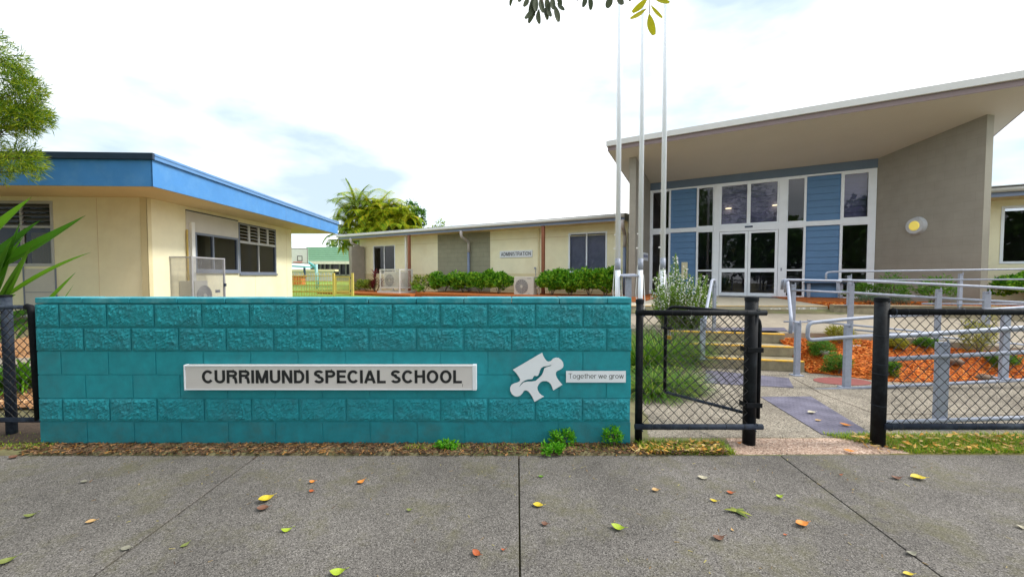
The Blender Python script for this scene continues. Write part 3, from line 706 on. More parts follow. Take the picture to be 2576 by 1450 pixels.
lz = at(1682, 826, 4.05).z
MB().box(GL - .075, -.02, lz - .010, GL + .04, .02, lz + .010).tube([(GL - .085, -.01, lz + .012), (GL + .06, -.01, lz + .012)], .005, 8).build('slide_bolt', M_BLKTUBE, gt, bevel=.003)
pl = thing('padlock', 'brass padlock hanging from the bolt of the open gate', 'padlock', hg + Vector((math.cos(R(ang)) * (GL - .03), math.sin(R(ang)) * (GL - .03) - .03, lz - .085)), ang)
MB().box(-.02, -.008, -.02, .02, .008, .018).build('body', M_BRASS, pl, bevel=.004)
MB().tube([(-.012, 0, .018), (-.012, 0, .055), (-.006, 0, .066), (.006, 0, .066), (.012, 0, .055), (.012, 0, .018)], .0035, 6).build('shackle', M_STEEL, pl)

# left fence end
lp = at(20, 1000, 4.0); la = at(83, 1000, 3.42)
lf = thing('chain_link_fence', 'weathered black chain link fence meeting the left end of the teal wall', 'fence', (la.x, 3.42, .1), 0, 'black chain link fences')
zt_, zb_ = at(60, 772, 3.42).z - .1, at(60, 1055, 3.42).z - .1
smooth4(MB().tube([(-2.6, 0, zt_), (-.05, 0, zt_)], .018, 14).build('top_rail', M_GALV, lf))
smooth4(MB().tube([(-.02, 0, zt_ + .004), (.01, 0, zt_), (.022, 0, zt_ - .04), (.045, 0, zb_)], .027, 14).build('end_post', M_BLKTUBE, lf))
smooth4(MB().tube([(-2.6, 0, zb_), (.1, 0, zb_)], .022, 14).build('bottom_rail', M_GALV, lf))
chain(MB(), -2.6, 0.02, zb_ + .01, zt_ - .01, .02, .07).build('chain_link_mesh', M_WIRE, lf)
lx = at(22, 900, 3.5).x - la.x
o = MB().tube([(lx, .08, -.2), (lx, .08, at(20, 744, 3.5).z - .1)], .036, 20).build('post', M_GALV, lf); smooth4(o)
MB().tube([(lx, .08, at(20, 746, 3.5).z - .1), (lx, .08, at(20, 741, 3.5).z - .1)], .039, 20).build('post_cap', M_BLKTUBE, o)

# ================================================================ RAMP AND STAIR HANDRAILS (galvanised)
def bend(pts, r=.07, n=5):
    """round the corners of a polyline"""
    P = [Vector(p) for p in pts]; outp = [P[0]]
    for a, b, c in zip(P, P[1:], P[2:]):
        k = min(r, (a - b).length * .49, (c - b).length * .49); p0 = b + (a - b).normalized() * k; p1 = b + (c - b).normalized() * k
        for i in range(n + 1): t = i / n; outp.append(p0 * (1 - t) ** 2 + b * 2 * t * (1 - t) + p1 * t * t)
    outp.append(P[-1]); return outp
class VP:   # vertical plane through two plan points
    def __init__(s, a, b):
        s.a = Vector((*a, 0)); d = Vector((b[0] - a[0], b[1] - a[1], 0)).normalized(); s.n = Vector((-d.y, d.x, 0))
    def __call__(s, px, py):
        d = ray(px, py); t = (s.a - CAM).dot(s.n) / d.dot(s.n); return CAM + d * t
def hrail(label, base, tubes, posts, group='galvanised handrails'):
    t = thing('handrail', label, 'handrail', base, 0, group)
    B = Vector(base)
    for nm, pts, r, rr in tubes: smooth4(MB().tube([p - B for p in bend(pts, rr)], r, 14).build(nm, M_STEEL, t))
    for p, z0, z1, wd in posts:
        q = Vector((p[0], p[1], 0)) - Vector((B.x, B.y, 0)); rot = p[2] if len(p) > 2 else 0
        o = MB().box(-wd / 2, -.022, z0 - B.z, wd / 2, .022, z1 - B.z).build('post', M_STEEL, t, bevel=.004); o.location = q; o.rotation_euler = (0, 0, R(rot))
        MB().box(-wd * .9, -.06, z0 - B.z, wd * .9, .06, z0 - B.z + .012).build('base_plate', M_STEEL, o)
        MB().tube([(0, -.022, z1 - B.z - .03), (0, -.045, z1 - B.z - .02), (0, -.045, z1 - B.z + .03)], .009, 6).build('bracket', M_STEEL, o)
    return t
# inner low rail by the bed
V = VP((4.29, 5.0), (6.27, 5.0))
hrail('lower ramp handrail with a rounded loop end beside the orange mulch bed', (4.29, 5.03, .005),
      [('top_rail', [V(2200, 843), V(2120, 848), V(2031, 855), V(2033, 812), V(2120, 803), V(2200, 797), V(2360, 788), V(2576, 773), V(2900, 752)], .0225, .07),
       ('second_rail', [V(2200, 843.5) , V(2360, 838), V(2576, 829), V(2900, 815)], .021, .02),
       ('kerb_rail', [V(2039, 981), V(2576, 955), V(2900, 940)], .021, .02)],
      [((4.28, 5.04), .005, .815, .085), ((6.28, 5.04), .12, .96, .09)])
V = VP((3.4, 3.66), (4.8, 3.66))
hrail('nearest ramp handrail seen through the right chain link fence', (3.42, 3.68, .005),
      [('top_rail', [V(2207, 880), V(2207, 846), V(2300, 842), V(2576, 824), V(2800, 811)], .0225, .05),
       ('second_rail', [V(2210, 904), V(2576, 885), V(2800, 874)], .021, .02),
       ('kerb_rail', [V(2215, 1062), V(2576, 1050), V(2800, 1042)], .021, .02)],
      [((4.03, 3.70), .005, .82, .105)])
V = VP((5.38, 6.72), (7.6, 6.22))
p1, p2, p3 = V(2139, 800), V(2359, 800), V(2480, 800)
hrail('upper ramp handrail sloping down to the right with a loop at its left end', (5.4, 6.6, .48),
      [('top_rail', [V(2300, 745.5), V(2116, 734), V(2108, 734), V(2108, 705), V(2116, 704), V(2350, 714.5), V(2576, 726), V(2750, 735)], .0225, .05),
       ('second_rail', [V(2300, 745.6), V(2576, 761), V(2750, 771)], .0215, .02),
       ('kerb_rail', [V(2031, 806), V(2300, 832), V(2330, 836)], .016, .02),
       ('lower_kerb_rail', [V(2150, 829), V(2360, 847), V(2576, 866)], .016, .02)],
      [((p1.x, p1.y, -13), wz(p1.x, p1.y), 1.30, .075), ((p2.x, p2.y, -13), wz(p2.x, p2.y), 1.215, .07), ((p3.x, p3.y, -13), wz(p3.x, p3.y), 1.185, .085)])
V = VP((6.56, 8.5), (10.7, 8.1))
hrail('far ramp handrail in front of the taupe wing wall with a curved left end', (8.0, 8.36, .78),
      [('top_rail', [V(2078, 706), V(2078, 685), V(2092, 683), V(2576, 676.5), V(2760, 674)], .019, .1),
       ('second_rail', [V(2078, 704), V(2092, 704.5), V(2576, 702), V(2760, 701)], .018, .02),
       ('kerb_rail', [V(2320, 763), V(2576, 765), V(2760, 766)], .018, .02)],
      [((V(2139, 700).x, V(2139, 700).y + .02), .79, 1.43, .07), ((V(2419, 700).x, V(2419, 700).y + .02), .74, 1.47, .07)])
V = VP((4.64, 6.66), (5.45, 6.66))
hrail('short level handrail on the landing linking the stair rail to the upper ramp rail', (4.7, 6.66, .485),
      [('top_rail', [V(1975, 735), V(1975, 703), V(2104, 706), V(2116, 707)], .019, .05), ('second_rail', [V(1990, 729), V(2116, 735)], .018, .02),
       ('kerb_rail', [V(1972, 808.5), V(2033, 809)], .014, .02)],
      [((V(1996, 800).x, 6.68), .485, 1.285, .07)])
# stair rails
a = at(1981, 704, 6.72); b = at(1990, 797, 5.75); c = at(1988, 838, 5.7)
hrail('right stair handrail running down beside the concrete steps', (4.2, 5.66, .005),
      [('top_rail', [a + Vector((-.07, .03, -.16)), a + Vector((-.07, .02, 0)), a, b, c], .0235, .05)],
      [((at(2005, 900, 5.66).x, 5.66), .005, at(2005, 809, 5.66).z, .075)])
a = at(1791, 704, 6.85); b = at(1774, 795, 5.95); c = at(1772, 828, 5.9)
hrail('left stair handrail half hidden behind the flowering rosemary bush', (3.0, 6.2, .16),
      [('top_rail', [a + Vector((.07, .05, -.2)), a + Vector((.07, .03, 0)), a, b, c], .0235, .05)],
      [((at(1797, 760, 6.75).x, 6.75), .485, 1.27, .05), ((at(1768, 820, 6.05).x, 6.05), .16, .78, .07)])

# ================================================================ GENERIC WINDOW + WALL BUILDERS (local frames)
def wall_open(x0, x1, z0, z1, ops, y0, y1):
    """wall box with rectangular openings ops=[(a,b,c,d)]"""
    xs = sorted({x0, x1, *[o[0] for o in ops], *[o[1] for o in ops]}); mb = MB()
    for a, b in zip(xs, xs[1:]):
        segs = sorted([(o[2], o[3]) for o in ops if o[0] <= a + 1e-6 and o[1] >= b - 1e-6]); z = z0
        for c, d in segs:
            if c > z: mb.box(a, y0, z, b, y1, c)
            z = d
        if z < z1: mb.box(a, y0, z, b, y1, z1)
    return mb
def window(parent, x0, x1, z0, z1, y, fm, gm, mull=(), bars=(), fw=.05, depth=.07, axis='x', label=None, sill=None):
    """frame mesh with one pane child; axis 'x' runs along local x, 'y' along local y"""
    def B(mb, a, b, c, d, e, f):   # along, depth, z
        if axis == 'x': mb.box(a, c, e, b, d, f)
        else: mb.box(c, a, e, d, b, f)
    s = -1 if axis == 'x' else 1
    ya, yb = (y - .012, y + depth) if axis == 'x' else (y - depth, y + .012)
    mb = MB(); B(mb, x0, x1, ya, yb, z0, z0 + fw); B(mb, x0, x1, ya, yb, z1 - fw, z1); B(mb, x0, x0 + fw, ya, yb, z0 + fw, z1 - fw); B(mb, x1 - fw, x1, ya, yb, z0 + fw, z1 - fw)
    for m_ in mull: B(mb, m_ - fw * .4, m_ + fw * .4, ya + .003 , yb - .003, z0 + fw, z1 - fw)
    for m_ in bars: B(mb, x0 + fw, x1 - fw, ya + .006, yb - .006, m_ - fw * .4, m_ + fw * .4)
    o = mb.build('window', fm, parent)
    if label: o['label'] = label
    g = MB(); yc = (ya + yb) / 2
    if axis == 'x': g.quad((x0 + fw, yc, z0 + fw), (x1 - fw, yc, z0 + fw), (x1 - fw, yc, z1 - fw), (x0 + fw, yc, z1 - fw))
    else: g.quad((yc, x0 + fw, z0 + fw), (yc, x1 - fw, z0 + fw), (yc, x1 - fw, z1 - fw), (yc, x0 + fw, z1 - fw))
    g.build('pane', gm, o)
    return o

# ================================================================ LEFT CLASSROOM BUILDING
LF = Fr((at(368, 497, 9.1).x, 9.1, .55), 2.5)
lb = thing('classroom_building', 'cream classroom block with a deep blue roof fascia on the left', 'building', LF.o, 2.5)
GZ = .55
zs = LF.hy(385, 467, -1.25).z           # soffit height (local)
c0 = LF.hy(385, 467, -1.25); ox = c0.x   # side overhang
ctop = LF.hy(380, 402, -1.25).z
def ly(px, py=600): return LF.hx(px, py, 0)
yE = LF.hx(733, 600, 0).y; yR = LF.hx(850, 590, ox).y
wt = zs + .0
# side wall with openings
A0, A1 = ly(488, 600).y, ly(597, 600).y; B0, B1 = ly(600, 600).y, ly(693.5, 600).y
zA0, zA1 = LF.hx(597, 683, 0).z, LF.hx(488, 583.6, 0).z; zB0, zB1 = LF.hx(690, 688, 0).z, LF.hx(602, 559, 0).z
zB1 = min(zB1, wt - .03)
mbw = MB()
t_ = wall_open(A0 * 0, yE, -.4, wt, [(A0, A1, zA0, zA1), (B0, B1, zB0, zB1)], 0, .12)
t_.v = [(-y, x, z) for x, y, z in t_.v]     # turn onto the side
t_.build('side_wall', M_CREAM, lb)
# front wall
f_w0, f_w1 = LF.hy(-60, 600, 0).x, LF.hy(136, 600, 0).x; fz1 = min(LF.hy(60, 505, 0).z, wt - .03); fz0 = LF.hy(60, 669, 0).z
wall_open(-9, -.1205, -.4, wt, [(f_w0 - 1.5, f_w1, fz0, fz1)], 0, .12).build('front_wall', M_CREAM, lb)
MB().box(-.14, -.014, -.4, .014, .0, wt - .001).box(.0, -.014, -.4, .014, .1, wt - .001).build('corner_trim', M_CREAM2, lb)
MB().box(-9, yE - .12, -.4, -.12, yE, wt).build('rear_wall', M_CREAM, lb)
jt = MB()
for px in (640, 720): yy = ly(px).y; jt.box(.0005, yy - .004, -.2, .003, yy + .004, zA0 if px == 640 else wt - .1)
jt.box(LF.hy(246, 600, 0).x - .004, -.003, -.3, LF.hy(246, 600, 0).x + .004, -.0005, wt - .02)
jt.build('sheet_joint', M_SOFFIT, lb)
# interior box
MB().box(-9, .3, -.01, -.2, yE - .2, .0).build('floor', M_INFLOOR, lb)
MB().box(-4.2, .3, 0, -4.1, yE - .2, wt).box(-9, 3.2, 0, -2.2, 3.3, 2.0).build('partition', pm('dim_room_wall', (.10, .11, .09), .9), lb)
# roof: soffit, fascia, flashing, sheet
def zroof(y): return ctop - .012 * (y + 1.25)
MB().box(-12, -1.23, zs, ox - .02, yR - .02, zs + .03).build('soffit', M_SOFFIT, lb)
MB().box(-12, -1.25, zs - .012, ox - .001, -1.22, ctop).build('fascia', M_BLUE, lb)
sp_ = MB(); sp_.prism([(ox, -1.25, zs - .012), (ox, yR, zs - .012), (ox, yR, zroof(yR)), (ox, -1.25, ctop)], (-.03, 0, 0)); sp_.build('fascia', M_BLUE, lb)
fj = MB()
for px in (720, 806): yy = LF.hx(px, 560, ox).y; fj.box(ox + .0005, yy - .006, zs, ox + .004, yy + .006, zroof(yy) - .01)
fj.build('fascia_joint', M_LBLUE, lb)
cz = LF.hy(372, 384, -1.29).z
MB().box(-12, -1.30, ctop + .002, ox + .05, -1.252, cz).build('front_flashing', M_CAP, lb, bevel=.005)
sf = MB(); sf.prism([(ox + .05, -1.25, ctop + .002), (ox + .05, yR + .05, zroof(yR) + .002), (ox + .05, yR + .05, zroof(yR) + .12), (ox + .05, -1.25, cz)], (-.06, 0, 0)); sf.build('side_flashing', M_LBLUE, lb, bevel=.005)
sf = MB(); sf.prism([(ox + .062, -1.25, cz - .05), (ox + .062, yR + .05, zroof(yR) + .07), (ox + .062, yR + .05, zroof(yR) + .085), (ox + .062, -1.25, cz - .035)], (-.01, 0, 0)); sf.build('flashing_lip', M_LBLUE, lb)
sf = MB(); sf.prism([(ox - .02, -1.25, ctop + .05), (ox - .02, yR, zroof(yR) + .05), (-12, yR, zroof(yR) + .05), (-12, -1.25, ctop + .05)], (0, 0, .04)); sf.build('roof_sheet', M_ROOF, lb)
# grey panel + windows on the side
pA = ly(468, 600).y
gp = MB(); gp.box(.001, pA, zA1 + .002, .02, A1 + .02, LF.hx(470, 530, 0).z); gp.box(.001, pA, zA0 - .05, .02, A0 - .002, zA1 + .002)
gp.build('grey_panel', M_GPANEL, lb); MB().box(.002, pA, LF.hx(470, 530, 0).z + .001, .026, A1 + .02, LF.hx(470, 530, 0).z + .028).build('panel_flashing', M_CAP, lb)
wA = window(lb, A0, A1, zA0, zA1, 0.02, M_LFRAME, M_GLASSD, mull=(ly(534.5).y,), axis='y', fw=.06)
wB = window(lb, B0, B1, zB0, zB1, 0.0, M_LFRAME, M_GLASSD, axis='y', fw=.055)
zt2 = LF.hx(602, 602, 0).z
zl = (zB0 + (zB1 - zB0) * .62)
lv = MB(); lv.box(-.06, B0 + .05, zl - .03, .014, B1 - .05, zl + .03); lv.box(-.06, (B0 + B1) / 2 - .015, zB0 + .05, .008, (B0 + B1) / 2 + .015, zl - .03)
for k in range(1, 4): yy = B0 + (B1 - B0) * k / 4; lv.box(-.06, yy - .05, zl + .03, .016, yy + .05, zB1 - .05)
lv.build('transom', M_LFRAME2, wB)
for k in range(4):
    y0 = B0 + (B1 - B0) * k / 4 + .055; y1 = B0 + (B1 - B0) * (k + 1) / 4 - .055; l_ = MB()
    for j in range(5):
        z = zl + .05 + j * (zB1 - zl - .1) / 5; l_.quad((-.03, y0, z + .09), (.012, y0, z), (.012, y1, z), (-.03, y1, z + .09)); l_.box(.006, y0, z - .008, .016, y1, z + .006)
    l_.build('louvre_blades', M_LFRAME2 if 0 else glassm('louvre_glass' + str(k), (.3, .3, .3)), wB)
    lb_ = MB()
    for j in range(6): z = zl + .04 + j * (zB1 - zl - .09) / 5; lb_.box(.010, y0, z - .006, .02, y1, z + .008)
    lb_.build('louvre_clips', M_LFRAME2, wB)
MB().box(.0, B0 - .01, zB0 - .05, .05, B1 + .02, zB0 - .001).build('sill', M_LFRAME, wB); MB().box(.021, A0 - .01, zA0 - .05, .06, A1 + .02, zA0 - .001).build('sill', M_LFRAME, wA)
# front-left window with louvres and curtain
fl = window(lb, f_w0, f_w1, fz0, fz1, 0, M_LFRAME2, M_GLASSD, fw=.06, mull=(LF.hy(55, 600, 0).x, LF.hy(-25, 600, 0).x), bars=(LF.hy(60, 570, 0).z,))
l_ = MB(); zb_f = LF.hy(60, 570, 0).z
for k in range(5):
    z = zb_f + .04 + k * (fz1 - zb_f - .08) / 5; l_.quad((f_w0 + .06, -.01, z), (f_w1 - .06, -.01, z), (f_w1 - .06, .04, z + .09), (f_w0 + .06, .04, z + .09)); l_.box(f_w0 + .06, -.012, z - .006, f_w1 - .06, -.004, z + .006)
l_.build('louvre_blades', pm('dusty_louvre', (.07, .075, .08), .25), fl)
cu_ = MB()
xa, xb = LF.hy(62, 600, 0).x, f_w1 - .05
for i in range(60):
    x0 = xa + (xb - xa) * i / 60; x1 = xa + (xb - xa) * (i + 1) / 60; y0 = .13 + .025 * math.sin(i * 1.1); y1 = .13 + .025 * math.sin((i + 1) * 1.1); cu_.quad((x0, y0, fz0), (x1, y1, fz0), (x1, y1, zb_f - .12), (x0, y0, zb_f - .12))
cu_.build('curtain', M_CURT, fl)
pn = MB(); xq = LF.hy(62, 700, 0).x
pn.box(xq, -.012, -.35, f_w1 + .03, -.001, fz0 - .06); pn.build('lower_panel', M_GPANEL, lb)
pn = MB(); pn.box(xq - .02, -.02, -.35, xq + .01, -.013, fz0).box(f_w1, -.02, -.35, f_w1 + .035, -.013, fz0).box(xq, -.018, LF.hy(100, 735, 0).z, f_w1, -.013, LF.hy(100, 735, 0).z + .012); pn.build('panel_trim', M_LFRAME, lb)
# conduit cover and yellow pipe on the side wall
cyy = ly(477).y
MB().box(.021, ly(473).y, -.1, .10, ly(481.5).y, LF.hx(472, 557, .05).z).build('conduit_cover', M_WHITE2, lb, bevel=.005)
MB().tube([(.04, ly(467).y, -.1), (.04, ly(467).y, LF.hx(467, 585, .04).z), (.03, ly(468.5).y, LF.hx(467, 577, .04).z)], .022, 8).build('yellow_pipe', pm('ochre_pipe', (.5, .36, .1), .5), lb)

# ================================================================ AIR CONDITIONERS
def mesh_panel(mb, o, u, v, nu, nv, r=.0022, diag=False):
    o, u, v = Vector(o), Vector(u), Vector(v)
    if not diag:
        for i in range(nu + 1): mb.tube([o + u * (i / nu), o + u * (i / nu) + v], r, 3, False)
        for j in range(nv + 1): mb.tube([o + v * (j / nv), o + v * (j / nv) + u], r, 3, False)
    else:
        for i in range(nu):
            pts = [o + u * ((i + (j + i) % 2) / nu) + v * (j / nv) for j in range(nv + 1)]; mb.tube(pts, r, 3, False)
    return mb
def ac_body(parent, x0, x1, y0, y1, z0, z1, face='y', marks=True):
    """outdoor unit; fan grille on the face at y0 (or x1)"""
    MB().box(x0, y0, z0 + .04, x1, y1, z1).build('casing', M_AC, parent, bevel=.012)
    MB().box(x0 + .08, y0 + .03, z0, x0 + .16, y1 - .03, z0 + .04).box(x1 - .16, y0 + .03, z0, x1 - .08, y1 - .03, z0 + .04).build('feet', M_GRILLE, parent)
    g = MB(); H = z1 - z0 - .04; r = min(H * .40, .27)
    if face == 'y':
        cx, cz_ = x0 + .06 + r, z0 + .04 + H * .47
        g.prism([(cx + r * math.cos(a * .2094), y0 - .004, cz_ + r * math.sin(a * .2094)) for a in range(30)], (0, -.006, 0)); g.build('fan_grille', M_GRILLE, parent)
        q = MB()
        for k in range(1, 7): q.tube([(cx + r * k / 6.5 * math.cos(a * .2618), y0 - .014, cz_ + r * k / 6.5 * math.sin(a * .2618)) for a in range(25)], .003, 4, False)
        for k in range(8): a = k * math.pi / 8; q.tube([(cx - r * math.cos(a), y0 - .013, cz_ - r * math.sin(a)), (cx + r * math.cos(a), y0 - .013, cz_ + r * math.sin(a))], .003, 4, False)
        q.build('grille_wires', M_AC, parent)
        MB().prism([(cx + .05 * math.cos(a * .3927), y0 - .016, cz_ + .06 * math.sin(a * .3927)) for a in range(16)], (0, -.006, 0)).build('fan_hub', M_AC, parent)
    else:
        cy, cz_ = y0 + .06 + r, z0 + .04 + H * .47
        g.prism([(x1 + .004, cy + r * math.cos(a * .2094), cz_ + r * math.sin(a * .2094)) for a in range(30)], (.006, 0, 0)); g.build('fan_grille', M_GRILLE, parent)
        q = MB()
        for k in range(1, 7): q.tube([(x1 + .014, cy + r * k / 6.5 * math.cos(a * .2618), cz_ + r * k / 6.5 * math.sin(a * .2618)) for a in range(25)], .003, 4, False)
        q.build('grille_wires', M_AC, parent)
        MB().prism([(x1 + .016, cy + .06 * math.cos(a * .3927), cz_ + .06 * math.sin(a * .3927)) for a in range(16)], (.006, 0, 0)).build('fan_hub', M_AC, parent)
# cage by the classroom (long side parallel to the side wall)
cgx1 = LF.hy(481, 643, .6).x; cgx0 = LF.hy(415, 643, .6).x; cy0 = .6; cy1 = LF.hx(562.5, 650, cgx1).y; cgt = LF.hy(481, 644, .6).z
cg = thing('ac_cage', 'tall grey mesh security cage against the classroom side wall', 'cage', LF.w((cgx0 + cgx1) / 2, (cy0 + cy1) / 2, -.05), 2.5, 'security cages around air conditioners')
w2, d2, hh = (cgx1 - cgx0) / 2, (cy1 - cy0) / 2, cgt + .05
fr_ = MB(); q = .022
for x in (-w2, w2):
    for y in (-d2, d2): fr_.box(x - q, y - q, 0, x + q, y + q, hh)
for y in (-d2, d2):
    for z in (.04, hh - .04): fr_.box(-w2 + q, y - q + .002, z, w2 - q, y + q - .002, z + .036)
for x in (-w2, w2):
    for z in (.04, hh - .04): fr_.box(x - q + .002, -d2 + q, z, x + q - .002, d2 - q, z + .036)
fr_.build('frame', M_CAGE, cg)
ms_ = MB(); mesh_panel(ms_, (-w2, -d2, .06), (2 * w2, 0, 0), (0, 0, hh - .1), 22, 44, .0034); mesh_panel(ms_, (w2, -d2, .06), (0, 2 * d2, 0), (0, 0, hh - .1), 46, 44, .0034)
mesh_panel(ms_, (-w2, -d2, hh - .02), (2 * w2, 0, 0), (0, 2 * d2, 0), 18, 40, .0024)
ms_.build('wire_mesh', M_CAGE, cg)
MB().box(w2 + q + .001, d2 - .05, hh * .45, w2 + q + .04, d2, hh * .45 + .08).build('latch', M_CAP, cg)
ac = thing('air_conditioner', 'outdoor air conditioner inside the tall grey cage beside the classroom', 'air conditioner', LF.w((cgx0 + cgx1) / 2, (cy0 + cy1) / 2, -.04), 2.5, 'outdoor air conditioners')
ac_body(ac, -w2 + .12, w2 - .12, -d2 + .25, d2 - .45, 0, .78, face='x')
MB().box(w2 - .119, -d2 + .98, .45, w2 - .112, -d2 + 1.16, .53).build('maker_plate', M_LFRAME, ac)

# ================================================================ ADMINISTRATION BLOCK
AF = Fr((4.13, 14.24, .62), -30)
ad = thing('administration_building', 'long low cream administration block with grey blue fascia behind the teal wall', 'building', AF.o, -30)
GB = AF.o.z
XL = AF.hy(905, 640, 0).x; zso = 3.30 - GB; zgb = 3.30 - GB; zgt = 3.50 - GB
def ax(px, y=0, py=640): return AF.hy(px, py, y).x
w1 = (ax(939), ax(994), AF.hy(960, 690, 0).z - .0, AF.hy(994, 615, 0).z)
w2_ = (ax(1430), ax(1527), AF.hy(1480, 685, 0).z, AF.hy(1430, 586, 0).z)
b0, b1 = ax(1101.5), ax(1233)
wall_open(XL, b0 - .001, -.2, zso, [w1], 0, .15).build('wall', M_CREAM, ad)
MB().box(b0, -.008, -.2, b1, .15, zso).build('taupe_wall_panel', M_TANG, ad)
wall_open(b1 + .001, 0, -.2, zso, [w2_], 0, .15).build('wall', M_CREAM, ad)
MB().box(XL, .15, -.2, XL + .15, 6, zso).build('end_wall', M_CREAM, ad)
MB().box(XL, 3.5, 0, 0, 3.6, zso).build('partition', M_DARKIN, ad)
# plinth boards
zp = AF.hy(1034, 687.6, 0).z
for (a, b) in ((XL + .01, b0 - .01), (b1 + .01, w2_[0] - .1), (w2_[1] + .05, -.02), (w2_[0] - .1, w2_[1] + .05)):
    mb = MB(); top = zp if a != w2_[0] - .1 else w2_[2] - .03
    z = top
    while z > -.1: mb.prism([(a, -.003, z), (a, -.012, z - .005), (a, -.022, z - .17), (a, -.003, z - .17)], (b - a, 0, 0)); z -= .175
    mb.build('plinth_boards', M_CREAM2, ad)
# trim line at the wall head
zh = AF.hy(1340, 598, 0).z
MB().box(XL + .01, -.012, zh - .02, b0 - .002, -.001, zh).box(b1 + .002, -.012, zh - .02, -.01, -.001, zh).build('head_trim', M_CREAM2, ad)
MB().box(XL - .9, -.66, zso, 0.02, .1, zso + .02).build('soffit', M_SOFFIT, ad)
XG = ax(851, -.7)
MB().box(XG, -.69, zgb, .05, -.66, zgt - .06).build('fascia', M_GREYBLUE, ad)
gu = MB(); gu.tube([(XG - .02, -.745, zgt - .045), (.06, -.745, zgt - .045)], .062, 10); smooth4(gu.build('gutter', M_GUTTER, ad))
rs = MB(); n = int((0.1 - XG + .02) / .038); o0 = len(rs.v)
for i in range(n + 1):
    x = XG - .02 + i * .038; z = .012 * math.cos(i * math.pi)
    rs.v += [(x, -.78, zgt + .03 + z), (x, 5.5, zgt + .30 + z)]
for i in range(n): rs.f.append([2 * i, 2 * i + 2, 2 * i + 3, 2 * i + 1])
o = rs.build('roof_sheet', M_ROOF, ad); so_ = o.modifiers.new('t', 'SOLIDIFY'); so_.thickness = .012
MB().box(XG - .02, -.66, zgb, XG + .01, 5.4, zgb + .3).build('barge_board', M_GREYBLUE, ad)
wn1 = window(ad, *w1, 0, M_WHITE, M_GLASSD, mull=(ax(966.5),), fw=.05); wn2 = window(ad, *w2_, 0, M_WHITE, M_GLASSD, mull=(ax(1475.5),), fw=.06)
MB().box(w2_[0], -.04, w2_[2] - .05, w2_[1], -.005, w2_[2]).build('sill', M_WHITE, wn2)
MB().box(w2_[0] + .05, .12, w2_[2], w2_[1] - .05, .13, w2_[3]).build('blind', pm('lavender_blind', (.62, .62, .80), .8), wn2)
# the leaf shadow seen there is the street tree's reflection
for px in (1029.5, 1366.5):
    x = ax(px, -.6); MB().box(x - .06, -.65, -.05, x + .06, -.55, zgb).build('brown_post', M_BROWN, ad, bevel=.004)
x = ax(1021.5, -.3); MB().box(x - .05, -.34, -.05, x + .05, -.26, zso).build('white_duct', M_WHITE2, ad)
x = ax(1355.5); MB().box(x - .03, -.05, -.05, x + .03, -.001, zso).build('white_duct', M_CREAM2, ad)
def downpipe(px, pxe, lab=None, elbow=True):
    x = ax(px, -.1); xe = ax(pxe, -.72); xs_ = x
    zt3 = zgb - .12
    o = MB().tube(bend([(xe, -.72, zgb + .02), (xe, -.70, zt3 - .12), (x, -.09, zt3 - .28), (x, -.09, zt3 - .75)], .12), .062, 12).build('downpipe_elbow', M_PIPE, ad); smooth4(o)
    smooth4(MB().tube([(x, -.09, zt3 - .70), (x, -.09, -.1)], .058, 12).build('downpipe', M_GREYBLUE, ad))
downpipe(1178.5, 1160); downpipe(908, 883); downpipe(1571, 1565)
MB().tube([(ax(1347), -.01, AF.hy(1347, 674, 0).z), (ax(1347), -.06, AF.hy(1347, 674, 0).z)], .04, 10).tube([(ax(1347) + .02, -.02, AF.hy(1347, 674, 0).z), (ax(1347) + .02, -.02, 0)], .012, 6).build('tap', M_STEEL, ad)
# free standing end wall
ew = thing('end_wall', 'stubby taupe block wing wall at the far left end of the administration block', 'wall', AF.w(XL - .1, 0, 0), -30)
e0 = AF.hy(878, 620, -.9).x - (XL - .1); zt4 = AF.hy(892, 618, -.9).z
MB().box(e0, -.9, -.2, e0 + .20, -.1, zt4).build('blockwork', M_TAN, ew); MB().box(e0 + .201, -.3, -.2, -.12 , -.1, zt4).build('return_wall', M_TAN, ew)
# sign
a0_, a1_ = AF.hy(1257, 631, -.03), AF.hy(1339, 647, -.03); tl = AF.hy(1257, 633, -.03).z; bl = AF.hy(1257, 648, -.03).z
sg = thing('administration_sign', 'small white sign reading ADMINISTRATION on the cream wall', 'sign', AF.w(a0_.x, -.03, bl), -30)
MB().box(0, 0, 0, a1_.x - a0_.x, .028, tl - bl + .03).build('sign_face', M_PLATE, sg)
stroke_text('ADMINISTRATION', 'lettering', M_BLACK, sg, .07, a1_.x - a0_.x - .07, .07, .225, -.002, t=.15, gap=.11)
# cage + ac, lone ac
ca = AF.hy(956.5, 680, -1.9); cb_ = AF.hy(1005, 680, -1.9); ct = AF.hy(1005, 676, -1.9).z
WC = cb_.x - ca.x; DC = .75; BC = .1
cg = thing('ac_cage', 'white framed mesh cage beside the burgundy cordyline at the administration wall', 'cage', AF.w(ca.x + WC / 2, -1.9 + DC / 2, BC), -30, 'security cages around air conditioners')
w2, d2, hh = WC / 2, DC / 2, ct - BC
fr_ = MB(); q = .025
for x in (-w2, w2):
    for y in (-d2, d2): fr_.box(x - q, y - q, 0, x + q, y + q, hh)
for y in (-d2, d2):
    for z in (.12, hh - .05): fr_.box(-w2 + q, y - q + .002, z, w2 - q, y + q - .002, z + .05)
for x in (-w2, w2):
    for z in (.12, hh - .05): fr_.box(x - q + .002, -d2 + q, z, x + q - .002, d2 - q, z + .05)
fr_.box(-w2 - .1, -d2 - .1, -.3, w2 + .1, d2 + .1, 0)
fr_.build('frame', M_CAGE2, cg)
